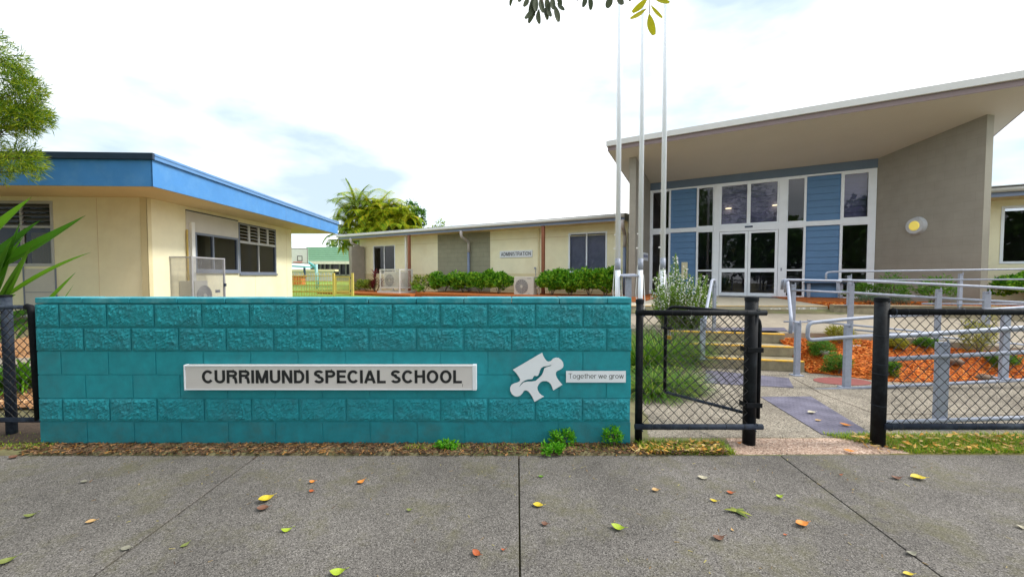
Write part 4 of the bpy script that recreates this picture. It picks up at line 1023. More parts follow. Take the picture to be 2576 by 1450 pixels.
ms_ = MB(); mesh_panel(ms_, (-w2, -d2, .15), (2 * w2, 0, 0), (0, 0, hh - .18), 26, 34, .006, True); mesh_panel(ms_, (w2, -d2, .15), (0, 2 * d2, 0), (0, 0, hh - .18), 18, 34, .006, True); ms_.build('wire_mesh', M_CAGE2, cg)
ac = thing('air_conditioner', 'outdoor air conditioner inside the white framed cage by the administration wall', 'air conditioner', AF.w(ca.x + WC / 2, -1.9 + DC / 2, BC + .01), -30, 'outdoor air conditioners')
ac_body(ac, -w2 + .12, w2 - .12, -d2 + .12, d2 - .12, 0.08, .85)
c1, c2 = AF.hy(1293, 694, -1.3), AF.hy(1342.5, 744, -1.3)
ac = thing('air_conditioner', 'uncaged beige air conditioner standing between the two clipped hedges', 'air conditioner', AF.w((c1.x + c2.x) / 2, -1.15, c2.z - .02), -30, 'outdoor air conditioners')
ac_body(ac, -(c2.x - c1.x) / 2, (c2.x - c1.x) / 2, -.15, .17, 0, c1.z - c2.z)
hw_ = (c2.x - c1.x) / 2
MB().box(hw_ - .27, -.156, .66, hw_ - .12, -.1515, .68).box(hw_ - .25, -.156, .10, hw_ - .16, -.1515, .115).build('maker_mark', M_GRILLE, ac)
MB().tube(bend([(hw_ + .0, .05, .3), (hw_ + .12, .05, .32), (hw_ + .1, .1, .05)], .04), .03, 8).build('pipe_cover', M_WHITE2, ac)
MB().box(-hw_ - .05, -.2, -.06, hw_ + .08, .2, -.002).build('slab', M_SLAB, ac)
# mulch strip
struct(MB().box(XL + .1, -2.6, -.2, -8.001, -.03, .02).box(-8, -2.3, -.2, -1.501, -.03, .085).box(-1.5, -3.9, -.2, -.001, -.03, .10).box(0, -3.9, -.2, 1.3, .52, .134).build('planting_strip', M_MULCH, None)).location = AF.o
bpy.data.objects['planting_strip'].rotation_euler = (0, 0, R(-30))

# right-hand cream block beyond the entry
rb0 = Vector((.5 * 0, 0, 0)); zr_ = 9.95
RBo = Vector((1.19 * 14.4 / (1.19 * .5 + .866), 14.4 / (1.19 * .5 + .866), .62))
RF = Fr(RBo, -30)
rb = thing('cream_wing_building', 'cream building wing at the far right edge past the taupe wall', 'building', RBo, -30)
zso2 = 3.25 - .62
rw = (RF.hy(2516, 600, 0).x, RF.hy(2516, 600, 0).x + 1.9, RF.hy(2516, 663, 0).z, RF.hy(2516, 519, 0).z)
wall_open(-.6, 6, -.2, zso2, [rw], 0, .15).build('wall', M_CREAM, rb); window(rb, *rw, 0, M_WHITE, M_GLASSD, fw=.055, mull=(rw[0] + .95,))
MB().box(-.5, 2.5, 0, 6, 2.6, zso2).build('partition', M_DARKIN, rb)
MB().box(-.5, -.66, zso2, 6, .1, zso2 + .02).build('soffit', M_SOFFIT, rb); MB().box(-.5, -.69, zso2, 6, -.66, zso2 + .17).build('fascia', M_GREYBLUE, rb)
smooth4(MB().tube([(-.5, -.745, zso2 + .15), (6, -.745, zso2 + .15)], .055, 10).build('gutter', M_GUTTER, rb))
sf = MB(); sf.prism([(-.5, -.78, zso2 + .23), (6, -.78, zso2 + .23), (6, 5, zso2 + .42), (-.5, 5, zso2 + .42)], (0, 0, .02)); sf.build('roof_sheet', M_ROOF, rb)

# ================================================================ ENTRY BUILDING
EZ = .742
EF = Fr((4.98, 14.4, EZ), -30)
en = thing('entry_building', 'entry foyer with tall white framed glass front under a sweeping skillion roof', 'building', EF.o, -30)
XR = EF.hy(2201, 600, 0).x
def ex(px, py=600, y=0): return EF.hy(px, py, y).x
zT = 4.45 - EZ; zS0 = 4.71 - EZ; gS = .165
def zsof(y): return zS0 - gS * y
zm = EF.hy(1634, 583, 0).z; zdr = EF.hy(1885, 679.5, 0).z
x0 = 0.0
TH = .10
fm = MB()
# perimeter + transoms
fm.box(x0, -.03, zT - .05, XR, TH, zT); fm.box(x0, -.03, 0, x0 + .06, TH, zT - .05); fm.box(XR - .13, -.03, 0, XR, TH, zT - .05)
fm.build('glazing_frame', M_WHITE, en)
D0, D1, D2, D3 = ex(1795), ex(1809.5), ex(1958), ex(1977)
zmb = zm - .07; zmt = zm + .07
M = MB()
M.box(x0 + .06, -.034, zmb, D0, TH - .01, zmt); M.build('transom', M_WHITE, en); MB().box(D3, -.034, zmb, XR - .13, TH - .01, zmt).build('transom', M_WHITE, en)
MB().box(D0, -.05, 0, D1, TH + .02, zT - .051).build('door_jamb', M_WHITE, en, bevel=.004); MB().box(D2, -.05, 0, D3, TH + .02, zT - .051).build('door_jamb', M_WHITE, en, bevel=.004)
zdh = EF.hy(1885, 580, 0).z
hd = MB(); hd.box(D1, -.06, zdh, D2, TH, zdh + .20).build('door_header', M_WHITE, en, bevel=.004)
xc = ex(1882)
sen = MB(); sen.box(xc - .10, -.08, zdh + .10, xc + .12, -.0605, zdh + .15).build('door_sensor', M_CAP, en)
def glazed(xa, xb, za_, zb_, rails=(), nm='window', blind=None, fw=.035):
    m = MB(); m.box(xa, -.02, za_, xa + fw, .06, zb_).box(xb - fw, -.02, za_, xb, .06, zb_).box(xa + fw, -.02, za_, xb - fw, .06, za_ + fw).box(xa + fw, -.02, zb_ - fw, xb - fw, .06, zb_)
    for z in rails: m.box(xa + fw, -.024, z - .025, xb - fw, .06, z + .025)
    o = m.build(nm, M_WHITE, en)
    MB().quad((xa + fw, .02, za_ + fw), (xb - fw, .02, za_ + fw), (xb - fw, .02, zb_ - fw), (xa + fw, .02, zb_ - fw)).build('pane', M_GLASS, o)
    if blind:
        b = MB(); z = za_ + .05
        while z < zb_ - .05: b.prism([(xa + .02, .30, z), (xa + .02, .285, z), (xa + .02, .30, z + .17)], (xb - xa - .04, 0, 0)); z += .175
        b.build('interior_boards', blind, o)
    return o
def clad(xa, xb, za_, zb_):
    b = MB(); z = za_ + .01
    while z < zb_ - .02:
        zt_b = min(z + .195, zb_ - .005); b.prism([(xa + .02, .045, z), (xa + .02, .018, z), (xa + .02, .036, zt_b), (xa + .02, .045, zt_b)], (xb - xa - .04, 0, 0)); z += .20
    b.box(xa + .02, .0455, za_, xb - .02, .06, zb_)
    b.build('blue_cladding', M_CLAD, en)
    m = MB(); m.box(xa, -.02, za_, xa + .025, .06, zb_).box(xb - .025, -.02, za_, xb, .06, zb_); m.build('cladding_trim', M_WHITE, en)
M_BOARD = pm('mauve_interior_board', (.36, .34, .50), .6, .06, 3)
v1, v2 = ex(1684.6), ex(1753.6); v3, v4 = ex(2024), ex(2115)
UT = zT - .05
glazed(x0 + .06, v1, zmt, UT, blind=None); clad(v1, v2, zmt, UT); glazed(v2, D0, zmt, UT)
glazed(x0 + .06, v1, 0.02, zmb); clad(v1, v2, .02, zmb); glazed(v2, D0, .02, zmb, (zdr,))
glazed(D3, v3, zmt, UT); clad(v3, v4, zmt, UT); glazed(v4, XR - .13, zmt, UT, blind=M_BOARD, fw=.05)
glazed(D3, v3, .02, zmb, (zdr,)); clad(v3, v4, .02, zmb); glazed(v4, XR - .13, .02, zmb, (zdr,))
glazed(D1, xc, zdh + .20, UT, blind=M_BOARD, fw=.05); glazed(xc, D2, zdh + .20, UT, blind=M_BOARD, fw=.05)
for xa, xb in ((D1 + .01, xc - .004), (xc + .004, D2 - .01)):
    m = MB(); f = .075
    m.box(xa, -.045, .02, xa + f, .03, zdh - .01).box(xb - f, -.045, .02, xb, .03, zdh - .01).box(xa + f, -.045, .02, xb - f, .03, .12).box(xa + f, -.045, zdh - .08, xb - f, .03, zdh - .01).box(xa + f, -.045, zdr - .06, xb - f, .03, zdr + .06)
    o = m.build('door', M_WHITE, en, bevel=.003)
    MB().quad((xa + f, -.01, .12), (xb - f, -.01, .12), (xb - f, -.01, zdh - .08), (xa + f, -.01, zdh - .08)).build('pane', M_GLASS, o)
MB().box(D2 + .07, -.065, zdr - .02, D2 + .11, -.0505, zdr + .07).build('door_button', M_STEEL, en)
# beam above, sill below
MB().box(-.02, -.015, zT + .001, XR + .02, .15, zS0 + .05).build('blue_beam', M_BEAM, en)
MB().box(0, -.04, -.03, XR, .1, .018).build('sill', M_SLAB, en)
# foyer interior
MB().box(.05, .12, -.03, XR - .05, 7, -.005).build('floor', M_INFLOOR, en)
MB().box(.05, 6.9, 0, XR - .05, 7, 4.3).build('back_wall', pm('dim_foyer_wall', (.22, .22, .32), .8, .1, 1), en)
MB().box(.4, 5.0, 0, 2.6, 5.6, 1.05).box(3.6, 5.4, 0, 5.6, 5.9, .9).build('reception_counter', pm('dark_counter', (.05, .045, .04), .5), en)
for px, py in ((1833, 527), (1950, 519), (1889, 483)):
    p = EF.hy(px, py, .45 if py > 500 else .9)
    MB().prism([(p.x + .09 * math.cos(a * .5236), p.y - .2 + .09 * math.sin(a * .5236), p.z) for a in range(12)], (0, 0, .02)).build('downlight', M_DOWNL, en)
# side wing walls
yl0 = -2.28
lw = MB(); lw.prism([(-.2, yl0, -.3), (-.2, .15, -.3), (-.2, .15, zsof(.15)), (-.2, yl0, zsof(yl0))], (.197, 0, 0)); lw.build('wing_wall', M_TAN, en)
W0 = Vector((XR, 0, 0)); W1 = EF.l((10.60, 9.0, EZ)); W1.z = 0; dW = (W1 - W0); LW = dW.length
wr_ = thing  # readability
wo = bpy.data.objects.new('wing_wall', None)
angW = math.degrees(math.atan2(dW.y, dW.x))
m = MB(); m.prism([(0, 0, -.4), (LW, 0, -.4), (LW, 0, zS0 - gS * W1.y), (0, 0, zS0)], (0, .19, 0))
o = m.build('wing_wall', M_TAN, en); o.location = W0; o.rotation_euler = (0, 0, R(angW))
o2 = MB().box(LW - .001 + .002, -.0, -.4, LW + .006, .19, zS0 - gS * W1.y - .003).build('lit_wall_end', pm('lit_taupe_end', (.33, .31, .26), .8, .05, 3), o)  # paler taupe paints in the brighter light on the wall's end face
# bulkhead light on that wall
d = ray(2307, 568); nW = Vector((-dW.y, dW.x, 0)).normalized()
P0w = EF.w(W0.x, W0.y, 0); dirw = EF.w(W1.x, W1.y, 0) - P0w; nw = Vector((-dirw.y, dirw.x, 0)).normalized()
t = (P0w - CAM).dot(nw) / d.dot(nw); pw = CAM + d * t
s_al = (pw - P0w).dot(dirw.normalized()); tilt = math.degrees(math.atan2(dirw.y, dirw.x))
bl_ = thing('wall_light', 'round grey bulkhead light with a yellow lens high on the taupe wall', 'wall light', pw, tilt)
def disc(r, y0, y1, n=28, r1=None): mb = MB(); mb.tube([(0, y0, 0), (0, y1, 0)], r, n, True, r1); return mb
disc(.235, -.002, -.09, 28, .20).build('housing', pm('grey_lamp_rim', (.50, .52, .56), .4), bl_)
disc(.125, -.0905, -.11, 24, .10).build('lens', M_LIGHTFACE, bl_)
# roof
XE0 = EF.l((2.957, 12.29, 0)).x; YF_ = -2.95; XE1 = 8.15; YBK = 8.0
r = MB(); r.prism([(XE0 + .02, YF_ + .02, zsof(YF_ + .02)), (XE1 - .02, YF_ + .02, zsof(YF_ + .02)), (XE1 - .02, YBK, zsof(YBK)), (XE0 + .02, YBK, zsof(YBK))], (0, 0, .03)); r.build('soffit', M_SOFF2, en)
zf = zsof(YF_) - .005
MB().box(XE0, YF_, zf, XE1, YF_ + .02, zf + .125).build('lower_fascia', M_FAS2, en)
MB().box(XE0 - .03, YF_ - .06, zf + .127, XE1 + .03, YF_ + .02, zf + .285).build('upper_fascia', M_FAS1, en, bevel=.006)
for xx, w_ in ((XE0, .02), (XE1 - .02, .02)):
    q = MB(); q.prism([(xx, YF_ + .021, zf), (xx, YBK, zsof(YBK) - .005), (xx, YBK, zsof(YBK) + .12), (xx, YF_ + .021, zf + .125)], (w_, 0, 0)); q.build('verge_board', M_FAS2, en)
q = MB(); q.prism([(XE0 - .03, YF_ + .021, zf + .13), (XE1 + .03, YF_ + .021, zf + .13), (XE1 + .03, YBK, zsof(YBK) + .13), (XE0 - .03, YBK, zsof(YBK) + .13)], (0, 0, .14)); q.build('roof_sheet', M_FAS1, en)
MB().box(-.2, .15, 0, -.1, 7, 4.1).box(XR + .1, .15, 0, XR + .2, 7, 4.1).build('side_wall', M_TAN, en)
# mat, notice, reception sign, pedestal button
mt = EF.w(ex(1885, 745), -.35, 0)
tag(MB().box(-.85, -.22, 0, .95, .22, .014).build('door_mat', M_CAP), 'thin dark doormat in front of the sliding entry doors', 'doormat')
o = bpy.data.objects['door_mat']; o.location = mt; o.rotation_euler = (0, 0, R(-30))
n0 = EF.hy(1714.5, 659, -.02); n1 = EF.hy(1729, 700, -.02)
o = tag(MB().box(0, 0, 0, n1.x - n0.x, .012, n0.z - n1.z).build('notice_board', pm('cream_notice', (.72, .68, .48), .7)), 'cream notice fixed to the blue cladding left of the doors', 'notice')
o.location = EF.w(n0.x, -.012, n1.z); o.rotation_euler = (0, 0, R(-30))
s0 = EF.hx(1616, 640, 0); 
p0 = EF.hx(1617, 634, -.0); p1_ = EF.hx(1629.5, 656, -.0)
sgn = thing('direction_sign', 'small white sign on the shaded inner face of the left wing wall', 'sign', EF.w(0.0, p0.y, p1_.z), -30)
MB().box(.0, min(0, p1_.y - p0.y), 0, .015, max(0, p1_.y - p0.y), p0.z - p1_.z).build('plate', M_PLATE, sgn)
ln = MB(); yy0, yy1 = min(0, p1_.y - p0.y) + .05, max(0, p1_.y - p0.y) - .05
for k in range(9): a_ = yy0 + (yy1 - yy0) * k / 9; ln.box(.0155, a_, .10, .017, a_ + (yy1 - yy0) / 14, .20)
ln.build('lettering', pm('blue_grey_lettering', (.12, .14, .3), .5), sgn)
# outdoor bench beside the glass
bp_ = onz(2072, 748, .76); bn = thing('bench', 'small dark slatted bench by the glass at the right of the doors', 'bench', (bp_.x, bp_.y, .765), -30)
m = MB()
for k in range(4): m.box(-.5, -.2 + k * .105, .42, .5, -.2 + k * .105 + .085, .45)
m.build('seat', M_CAP, bn)
for x in (-.38, .38): MB().box(x - .04, -.15, 0, x + .04, .15, .42).build('leg', M_STEEL, bn)

# ================================================================ FLAGPOLES + LECTERN STAND
fp0 = None
for i, (px, Y, lab) in enumerate(((1553.5, 8.7, 'leftmost of the three white flagpoles, beside the grey pedestal stand'), (1610.5, 8.5, 'middle one of the three white flagpoles, behind the thin black fence post'), (1666.5, 8.3, 'rightmost of the three white flagpoles, rising out of the flowering bush'))):
    p = at(px, 745, Y); r = .052 if i else .058
    f = thing('flagpole', lab, 'flagpole', (p.x, p.y, .45), 0, 'white flagpoles')
    smooth4(MB().tube([(0, 0, 0), (0, 0, 1.10)], r, 16).build('base_tube', M_WHITE, f)); smooth4(MB().tube([(0, 0, 1.10), (0, 0, 1.34)], r + .002, 16).build('sleeve', M_STEEL, f))
    smooth4(MB().tube([(0, 0, 1.34), (0, 0, 8.6)], r * .93, 16, True, r * .72).build('upper_tube', M_WHITE, f))
    MB().tube([(0, 0, 8.6), (0, 0, 8.66), (0, 0, 8.7)], .06, 12, True, .02).build('finial', M_STEEL, f)
    MB().tube([(-r - .01, 0, 1.15), (-r - .012, -.02, 2.5), (-r * .7 - .012, -.03, 8.5)], .003, 4).tube(bend([(-r - .01, 0, 1.2), (-r - .06, -.02, .5), (.02, -r - .02, .12), (r + .05, -.02, .35), (r + .01, -.01, 1.0)], .2), .009, 5).build('halyard', M_WHITE2, f)
    MB().box(-r - .04, -.012, 1.55, -r, .012, 1.58).box(-r - .03, -.008, 1.85, -r, .008, 1.88).build('cleat', M_WHITE2, f)
pp = at(1580, 745, 8.6)
ls = thing('pedestal_stand', 'grey metal pedestal with a flat angled top between the left and middle flagpoles', 'pedestal', (pp.x, pp.y, .45), 0)
MB().box(-.06, -.05, 0, .06, .05, .94).build('post', M_STEEL, ls, bevel=.008)
q = MB(); q.prism([(-.15, -.14, .945), (.19, -.14, .955), (.19, .16, .99), (-.15, .16, .98)], (0, 0, .03)); q.build('top_plate', M_STEEL, ls, bevel=.006)

# ================================================================ YELLOW POOL-STYLE FENCE, COURT, FAR BUILDINGS
yf = at(737, 745, 17); yg = at(846, 745, 17)
fz_ = .50
zt_f = at(800, 685, 17).z - fz_; zr_f = at(800, 694, 17).z - fz_
fence = thing('loop_top_fence', 'pale yellow loop top metal fence across the gap between the buildings', 'fence', (yf.x, 17, fz_))
n = 9; wdt = yg.x - yf.x - .2; pk = MB()
for i in range(n):
    a = -.35 + (wdt + .35) * i / n + .05; b = a + (wdt + .35) / n * .52; h = zt_f
    pk.tube([(a, 0, .05), (a, 0, h - .1), (a + (b - a) * .15, 0, h - .02), ((a + b) / 2, 0, h), (b - (b - a) * .15, 0, h - .02), (b, 0, h - .1), (b, 0, .05)], .011, 6)
pk.build('looped_pickets', M_YFEN, fence)
for z, hh_ in ((zr_f, .035), (zr_f - .22, .03), (zr_f - .38, .03), (.22, .075)): MB().box(-.5, -.022, z - hh_ / 2, wdt + .12, .022, z + hh_ / 2).build('rail', M_YFEN, fence)
for x in (-.42, wdt + .1): MB().box(x - .045, -.04, -.1, x + .045, .04, zt_f - .02).build('post', M_YFEN, fence)
gx = at(862, 745, 17).x
gt2 = thing('yellow_gate', 'pale yellow picket gate between the loop top fence and the taupe end wall', 'gate', (gx, 17.02, fz_))
gw = .28
m = MB(); m.box(-gw - .05, -.02, .1, -gw, .02, zr_f).box(gw, -.02, .1, gw + .05, .02, zr_f).box(-gw, -.02, .1, gw, .02, .15).box(-gw, -.02, zr_f - .05, gw, .02, zr_f); m.build('frame', M_YFEN, gt2)
m = MB()
for i in range(11): x = -gw + .02 + (2 * gw - .04) * i / 10; m.tube([(x, 0, .15), (x, 0, zr_f - .05)], .009, 5)
m.build('pickets', M_YFEN, gt2)
m = MB(); m.box(-gw, -.022, zr_f - .24, gw, .018, zr_f - .21).box(-gw, -.022, .20, gw, .018, .26); m.build('rail', M_YFEN, gt2)
for z in (.25, zr_f - .08): MB().box(gw + .051, -.02, z - .04, gw + .10, .03, z + .04).build('hinge', M_CAP, gt2)
MB().box(gw + .102, -.05, -.1, gw + .19, .04, zt_f - .02).build('post', M_YFEN, gt2)
# basketball hoop (Y about 24)
hb = at(832, 720, 24); bb0, bb1 = at(738, 624, 23.4), at(775, 663, 23.4)
hoop = thing('basketball_hoop', 'basketball backboard on a turquoise curved pole over the lawn', 'basketball hoop', (at(797, 700, 24).x, 24, .55))
H0 = hoop.location
smooth4(MB().tube([(0, 0, 0), (0, 0, 1.52)], .065, 10).build('pole', pm('pale_turquoise', (.35, .60, .62), .5), hoop)); smooth4(MB().tube(bend([(-.02, 0.1, .2), (-.05, .1, 1.35), (-.75, .1, 1.75), (-.9, -.4, 1.8)], .8, 6), .09, 10, True, .06).build('curved_arm', M_TBLUE, hoop))
MB().box(bb0.x - H0.x - .6, -.62, bb1.z - H0.z, bb1.x - H0.x, -.58, bb0.z - H0.z).build('backboard', M_WHITE2, hoop)
rx0, rx1 = at(748, 640, 23.4).x - H0.x, at(761, 640, 23.4).x - H0.x; rz0, rz1 = at(750, 656, 23.4).z - H0.z, at(750, 643, 23.4).z - H0.z
m = MB(); t = .035
m.box(rx0, -.630, rz0, rx1, -.622, rz0 + t).box(rx0, -.630, rz1 - t, rx1, -.622, rz1).box(rx0, -.630, rz0, rx0 + t, -.623, rz1).box(rx1 - t, -.630, rz0, rx1, -.623, rz1)
xb_ = bb1.x - H0.x; xa_ = bb0.x - H0.x - .6; m.box(xa_, -.63, bb0.z - H0.z - .03, xb_, -.622, bb0.z - H0.z).box(xb_ - .03, -.63, bb1.z - H0.z, xb_, -.622, bb0.z - H0.z - .03).box(xa_, -.63, bb1.z - H0.z, xb_, -.622, bb1.z - H0.z + .03)
m.build('black_marking', M_BLACK, hoop)
rc_ = (rx0 + rx1) / 2; MB().tube([(rc_ + .225 * math.cos(a), -.86 + .225 * math.sin(a), rz0 - .08) for a in [k * .4488 for k in range(15)]], .02, 6).build('ring', pm('red_ring', (.55, .05, .04), .5), hoop)
# green-roofed pavilion (Y about 42)
gb0 = at(760, 640, 42)
gb = thing('covered_pavilion', 'low building with a pale green metal roof beyond the yellow fence', 'building', (at(830, 700, 42).x, 42, .7))
G0 = gb.location
def gX(px): return at(px, 640, 42).x - G0.x
def gZ(py): return at(830, py, 42).z - G0.z
zr0_, zr1_ = gZ(658), gZ(620)
for k in range(7):
    za_ = zr0_ + (zr1_ - zr0_) * k / 7; ya_ = -.2 + k * .12
    if k == 0: m = MB()
    m.box(gX(764), ya_, za_, gX(950), ya_ + .2, za_ + (zr1_ - zr0_) / 7)
m.build('roof', M_GREENROOF, gb, bevel=.05)
MB().box(gX(770), -.4, gZ(664), gX(950), -.25, gZ(657)).build('fascia', pm('cream_fascia', (.75, .72, .6), .6), gb)
MB().box(gX(768), .8, gZ(698), gX(950), 1.0, gZ(690)).box(gX(768), .8, -.2, gX(950), 1.0, gZ(693)).build('wall', pm('grey_green_wall', (.33, .34, .27), .8), gb)
MB().box(gX(768), 1.0, gZ(693), gX(950), 1.1, gZ(662)).build('dark_glazing', pm('dark_glazing', (.03, .03, .04), .2), gb)
for px in (784, 797, 808, 822, 846, 862, 880): MB().box(gX(px) - .06, .7, gZ(693), gX(px) + .06, .79, gZ(662)).build('mullion', pm('mullion_grey', (.2, .2, .2), .6), gb)
m = MB()
for k in range(16): x = gX(815 + k * 5); m.tube([(x, -.5, -.3), (x, -.5, .5)], .03, 5)
m.tube([(gX(815), -.5, .5), (gX(900), -.5, .5)], .03, 5).tube([(gX(815), -.5, .1), (gX(900), -.5, .1)], .03, 5); m.build('veranda_railing', pm('railing_grey', (.30, .30, .29), .6), gb)
# further small roofed shelter and orange play item
sh = thing('play_shelter', 'small open shelter with a teal trimmed roof behind the basketball backboard', 'shelter', (at(750, 690, 36).x, 36, .7))
q = MB(); q.prism([(-1.6, -.5, 1.50), (.9, -.5, 1.36), (.9, .8, 1.36), (-1.6, .8, 1.50)], (0, 0, .14)); q.build('roof', M_TBLUE, sh)
for x in (-1.3, .7): MB().box(x - .07, -.3, 0, x + .07, -.16, 1.36).build('post', M_CAP, sh)
MB().box(-3.5, 2.2, -.3, 2.2, 2.3, 1.05).build('rear_wall', M_GPANEL, sh)
MB().box(-3.5, 2.1, 1.05, 2.4, 2.9, 1.25).build('rear_roof', M_CREAM2, sh)
tag(MB().box(-.35, -.3, 0, .35, .3, .6).box(-.5, -.32, .6, .5, .32, .72).build('play_box', pm('orange_plastic', (.65, .18, .03), .5), bevel=.04), 'orange plastic play box on the lawn behind the yellow fence', 'play equipment')
bpy.data.objects['play_box'].location = (at(752, 700, 30).x, 30, .66)

# ================================================================ VEGETATION
def shrub(name, label, cat, base, rx, ry, h, mat, n, L, W, group=None, stems=5, z0=.12, seed=None, ellip=True, gap=.0):
    """leafy shrub: woody stems + leaves spread through an uneven crown"""
    t = thing(name, label, cat, base, 0, group)
    st = MB()
    for i in range(stems):
        a = rnd(0, 6.28); st.tube([(rnd(-.03, .03), rnd(-.03, .03), -.02), (math.cos(a) * rx * .3, math.sin(a) * ry * .3, h * .4), (math.cos(a) * rx * .6, math.sin(a) * ry * .6, h * .8)], .012 * max(.4, h), 5, True, .003)
    st.build('stems', M_BARK, t)
    mb = MB(); sd = rnd(0, 50)
    cl = [(rnd(-.75, .75) * rx, rnd(-.75, .75) * ry, rnd(z0 + .1, .92) * h, rnd(.18, .36)) for _ in range(16)]
    for i in range(n):
        if random.random() < .6:
            c = random.choice(cl); d = rdir(); p = Vector((c[0] + d.x * c[3] * rx, c[1] + d.y * c[3] * ry, c[2] + d.z * c[3] * h * .6))
        else:
            d = rdir(-.6, 1); k = rnd(.5, 1) ** .5 * (.85 + .3 * noise.noise(d * 2.3 + Vector((sd, 0, 0))))
            p = Vector((d.x * rx * k, d.y * ry * k, h * (.52 + d.z * .48 * k)))
        if p.z < h * z0 * .6 or (gap and noise.noise(p * 5 + Vector((sd, 0, 0))) < -.25 + gap - .3): continue
        dd = (rdir(-.4, .9) + Vector((p.x / rx, p.y / ry, .5)) * .6).normalized(); l = rnd(*L); mb.leaf(p, dd, rdir(), l, l * rnd(*W), rnd(0, .25))
    mb.build('foliage', mat, t); return t

# clipped shrubs in front of the administration wall
hp = [(1067, 697, 26, 'sparse yellow green shrub right of the white framed air conditioner cage', F_SPARSE, 500, 1.0),
      (1118, 694, 27, 'clipped green shrub at the left edge of the taupe wall panel', F_HEDGE, 2000, 1.0),
      (1166, 691, 27, 'clipped green shrub just left of the middle downpipe', F_HEDGE, 2000, 1.0),
      (1207, 692, 25, 'clipped green shrub covering the foot of the middle downpipe', F_HEDGE, 2000, 1.0),
      (1255, 688, 30, 'rounder clipped shrub immediately left of the uncaged air conditioner', F_HEDGE, 2200, 1.0),
      (1388, 688, 30, 'hedge shrub just right of the uncaged air conditioner by the brown post', F_HEDGE, 2200, 1.0),
      (1435, 688, 28, 'hedge shrub under the left pane of the white framed window', F_HEDGE, 2200, 1.0),
      (1482, 688, 28, 'hedge shrub under the right pane of the white framed window', F_HEDGE, 2200, 1.0),
      (1524, 683, 27, 'tallest hedge shrub, left of the first flagpole', F_HEDGE, 2400, 1.0)]
for px, py, hwid, lab, mt_, n_, s_ in hp:
    p = AF.w(AF.hy(px, 700, -1.05).x, -1.05, 0); Z = p.y; hz = at(px, py, Z).z - .68
    r_x = hwid / 1000 * Z * 1.38; hz *= 1.14; n_ = int(n_ * 1.35)
    shrub('clipped_shrub', lab, 'shrub', (p.x, p.y, .68), r_x, .42, hz, mt_, n_, (.07, .14), (.45, .65), 'shrubs along the administration wall', stems=6, z0=.2)
p = AF.w(AF.hy(922, 700, -1.2).x, -1.2, 0)
shrub('low_shrub', 'yellow green feathery shrub at the left of the burgundy cordyline', 'shrub', (p.x, p.y, .62), .55, .4, at(922, 702, p.y).z - .62, F_SPARSE, 1500, (.06, .12), (.3, .5))
p = AF.w(AF.hy(1052, 700, -1.5).x, -1.5, 0)
shrub('low_shrub', 'tiny dark shrub at the foot of the white framed cage', 'shrub', (p.x, p.y, .62), .3, .25, .40, F_HEDGE, 260, (.07, .12), (.4, .6))
# burgundy cordyline
p = AF.w(AF.hy(943, 700, -1.25).x, -1.25, 0); co = thing('cordyline', 'burgundy leaved cordyline in front of the left window', 'plant', (p.x, p.y, .62))
hc = at(943, 671, p.y).z - .62; m = MB(); s_ = MB()
for (dx, hh2) in ((0, hc - .25), (.28, hc - .7), (-.1, hc - .75)):
    s_.tube([(dx * .3, 0, 0), (dx, 0, hh2)], .02, 6)
    for i in range(34):
        z = hh2 * (.35 + .65 * i / 34); a = i * 2.4; m.blade((dx, 0, z), (math.cos(a), math.sin(a), .7 + .8 * i / 34), .36, .065, 1.0, 4)
s_.build('trunk', M_BARK, co); m.build('foliage', F_CORD, co)
# hedge at right, in front of cream wing
p = at(2570, 700, 9.2)
shrub('dark_hedge', 'dense dark green hedge below the window of the far right wing', 'hedge', (p.x + .55, p.y - .15, .78), 1.35, .4, at(2530, 672, 9.1).z - .78, F_HEDGE, 9000, (.05, .10), (.45, .65), stems=10, z0=.05)
# raised bed shrubs below the taupe wall
for px, top, Y, rr, lab, mt_ in ((2175, 712, 9.6, .36, 'bushy green shrub in front of the glass at the corner of the taupe wall', F_BED), (2248, 690, 9.2, .34, 'upright olive shrub against the taupe wall, under the wall light and to its left', F_BED),
                                 (2350, 690, 8.9, .38, 'wispy arching shrub near the outer end of the taupe wall', F_BED)):
    p = at(px, 750, Y); shrub('bed_shrub', lab, 'shrub', (p.x, p.y, .76), rr, .3, at(px, top, Y).z - .76, mt_, 900, (.05, .1), (.25, .4), 'shrubs in the raised bed', z0=.05, gap=.25)
for px, Y, lab in ((2190, 8.95, 'low blue green mound in the raised bed, leftmost'), (2255, 8.9, 'low blue green mound in the raised bed, next to the leftmost one')):
    p = at(px, 750, Y); shrub('ground_cover_mound', lab, 'shrub', (p.x, p.y, .76), .30, .2, .24, F_BLUESH, 700, (.04, .08), (.15, .25), 'shrubs in the raised bed', z0=0)
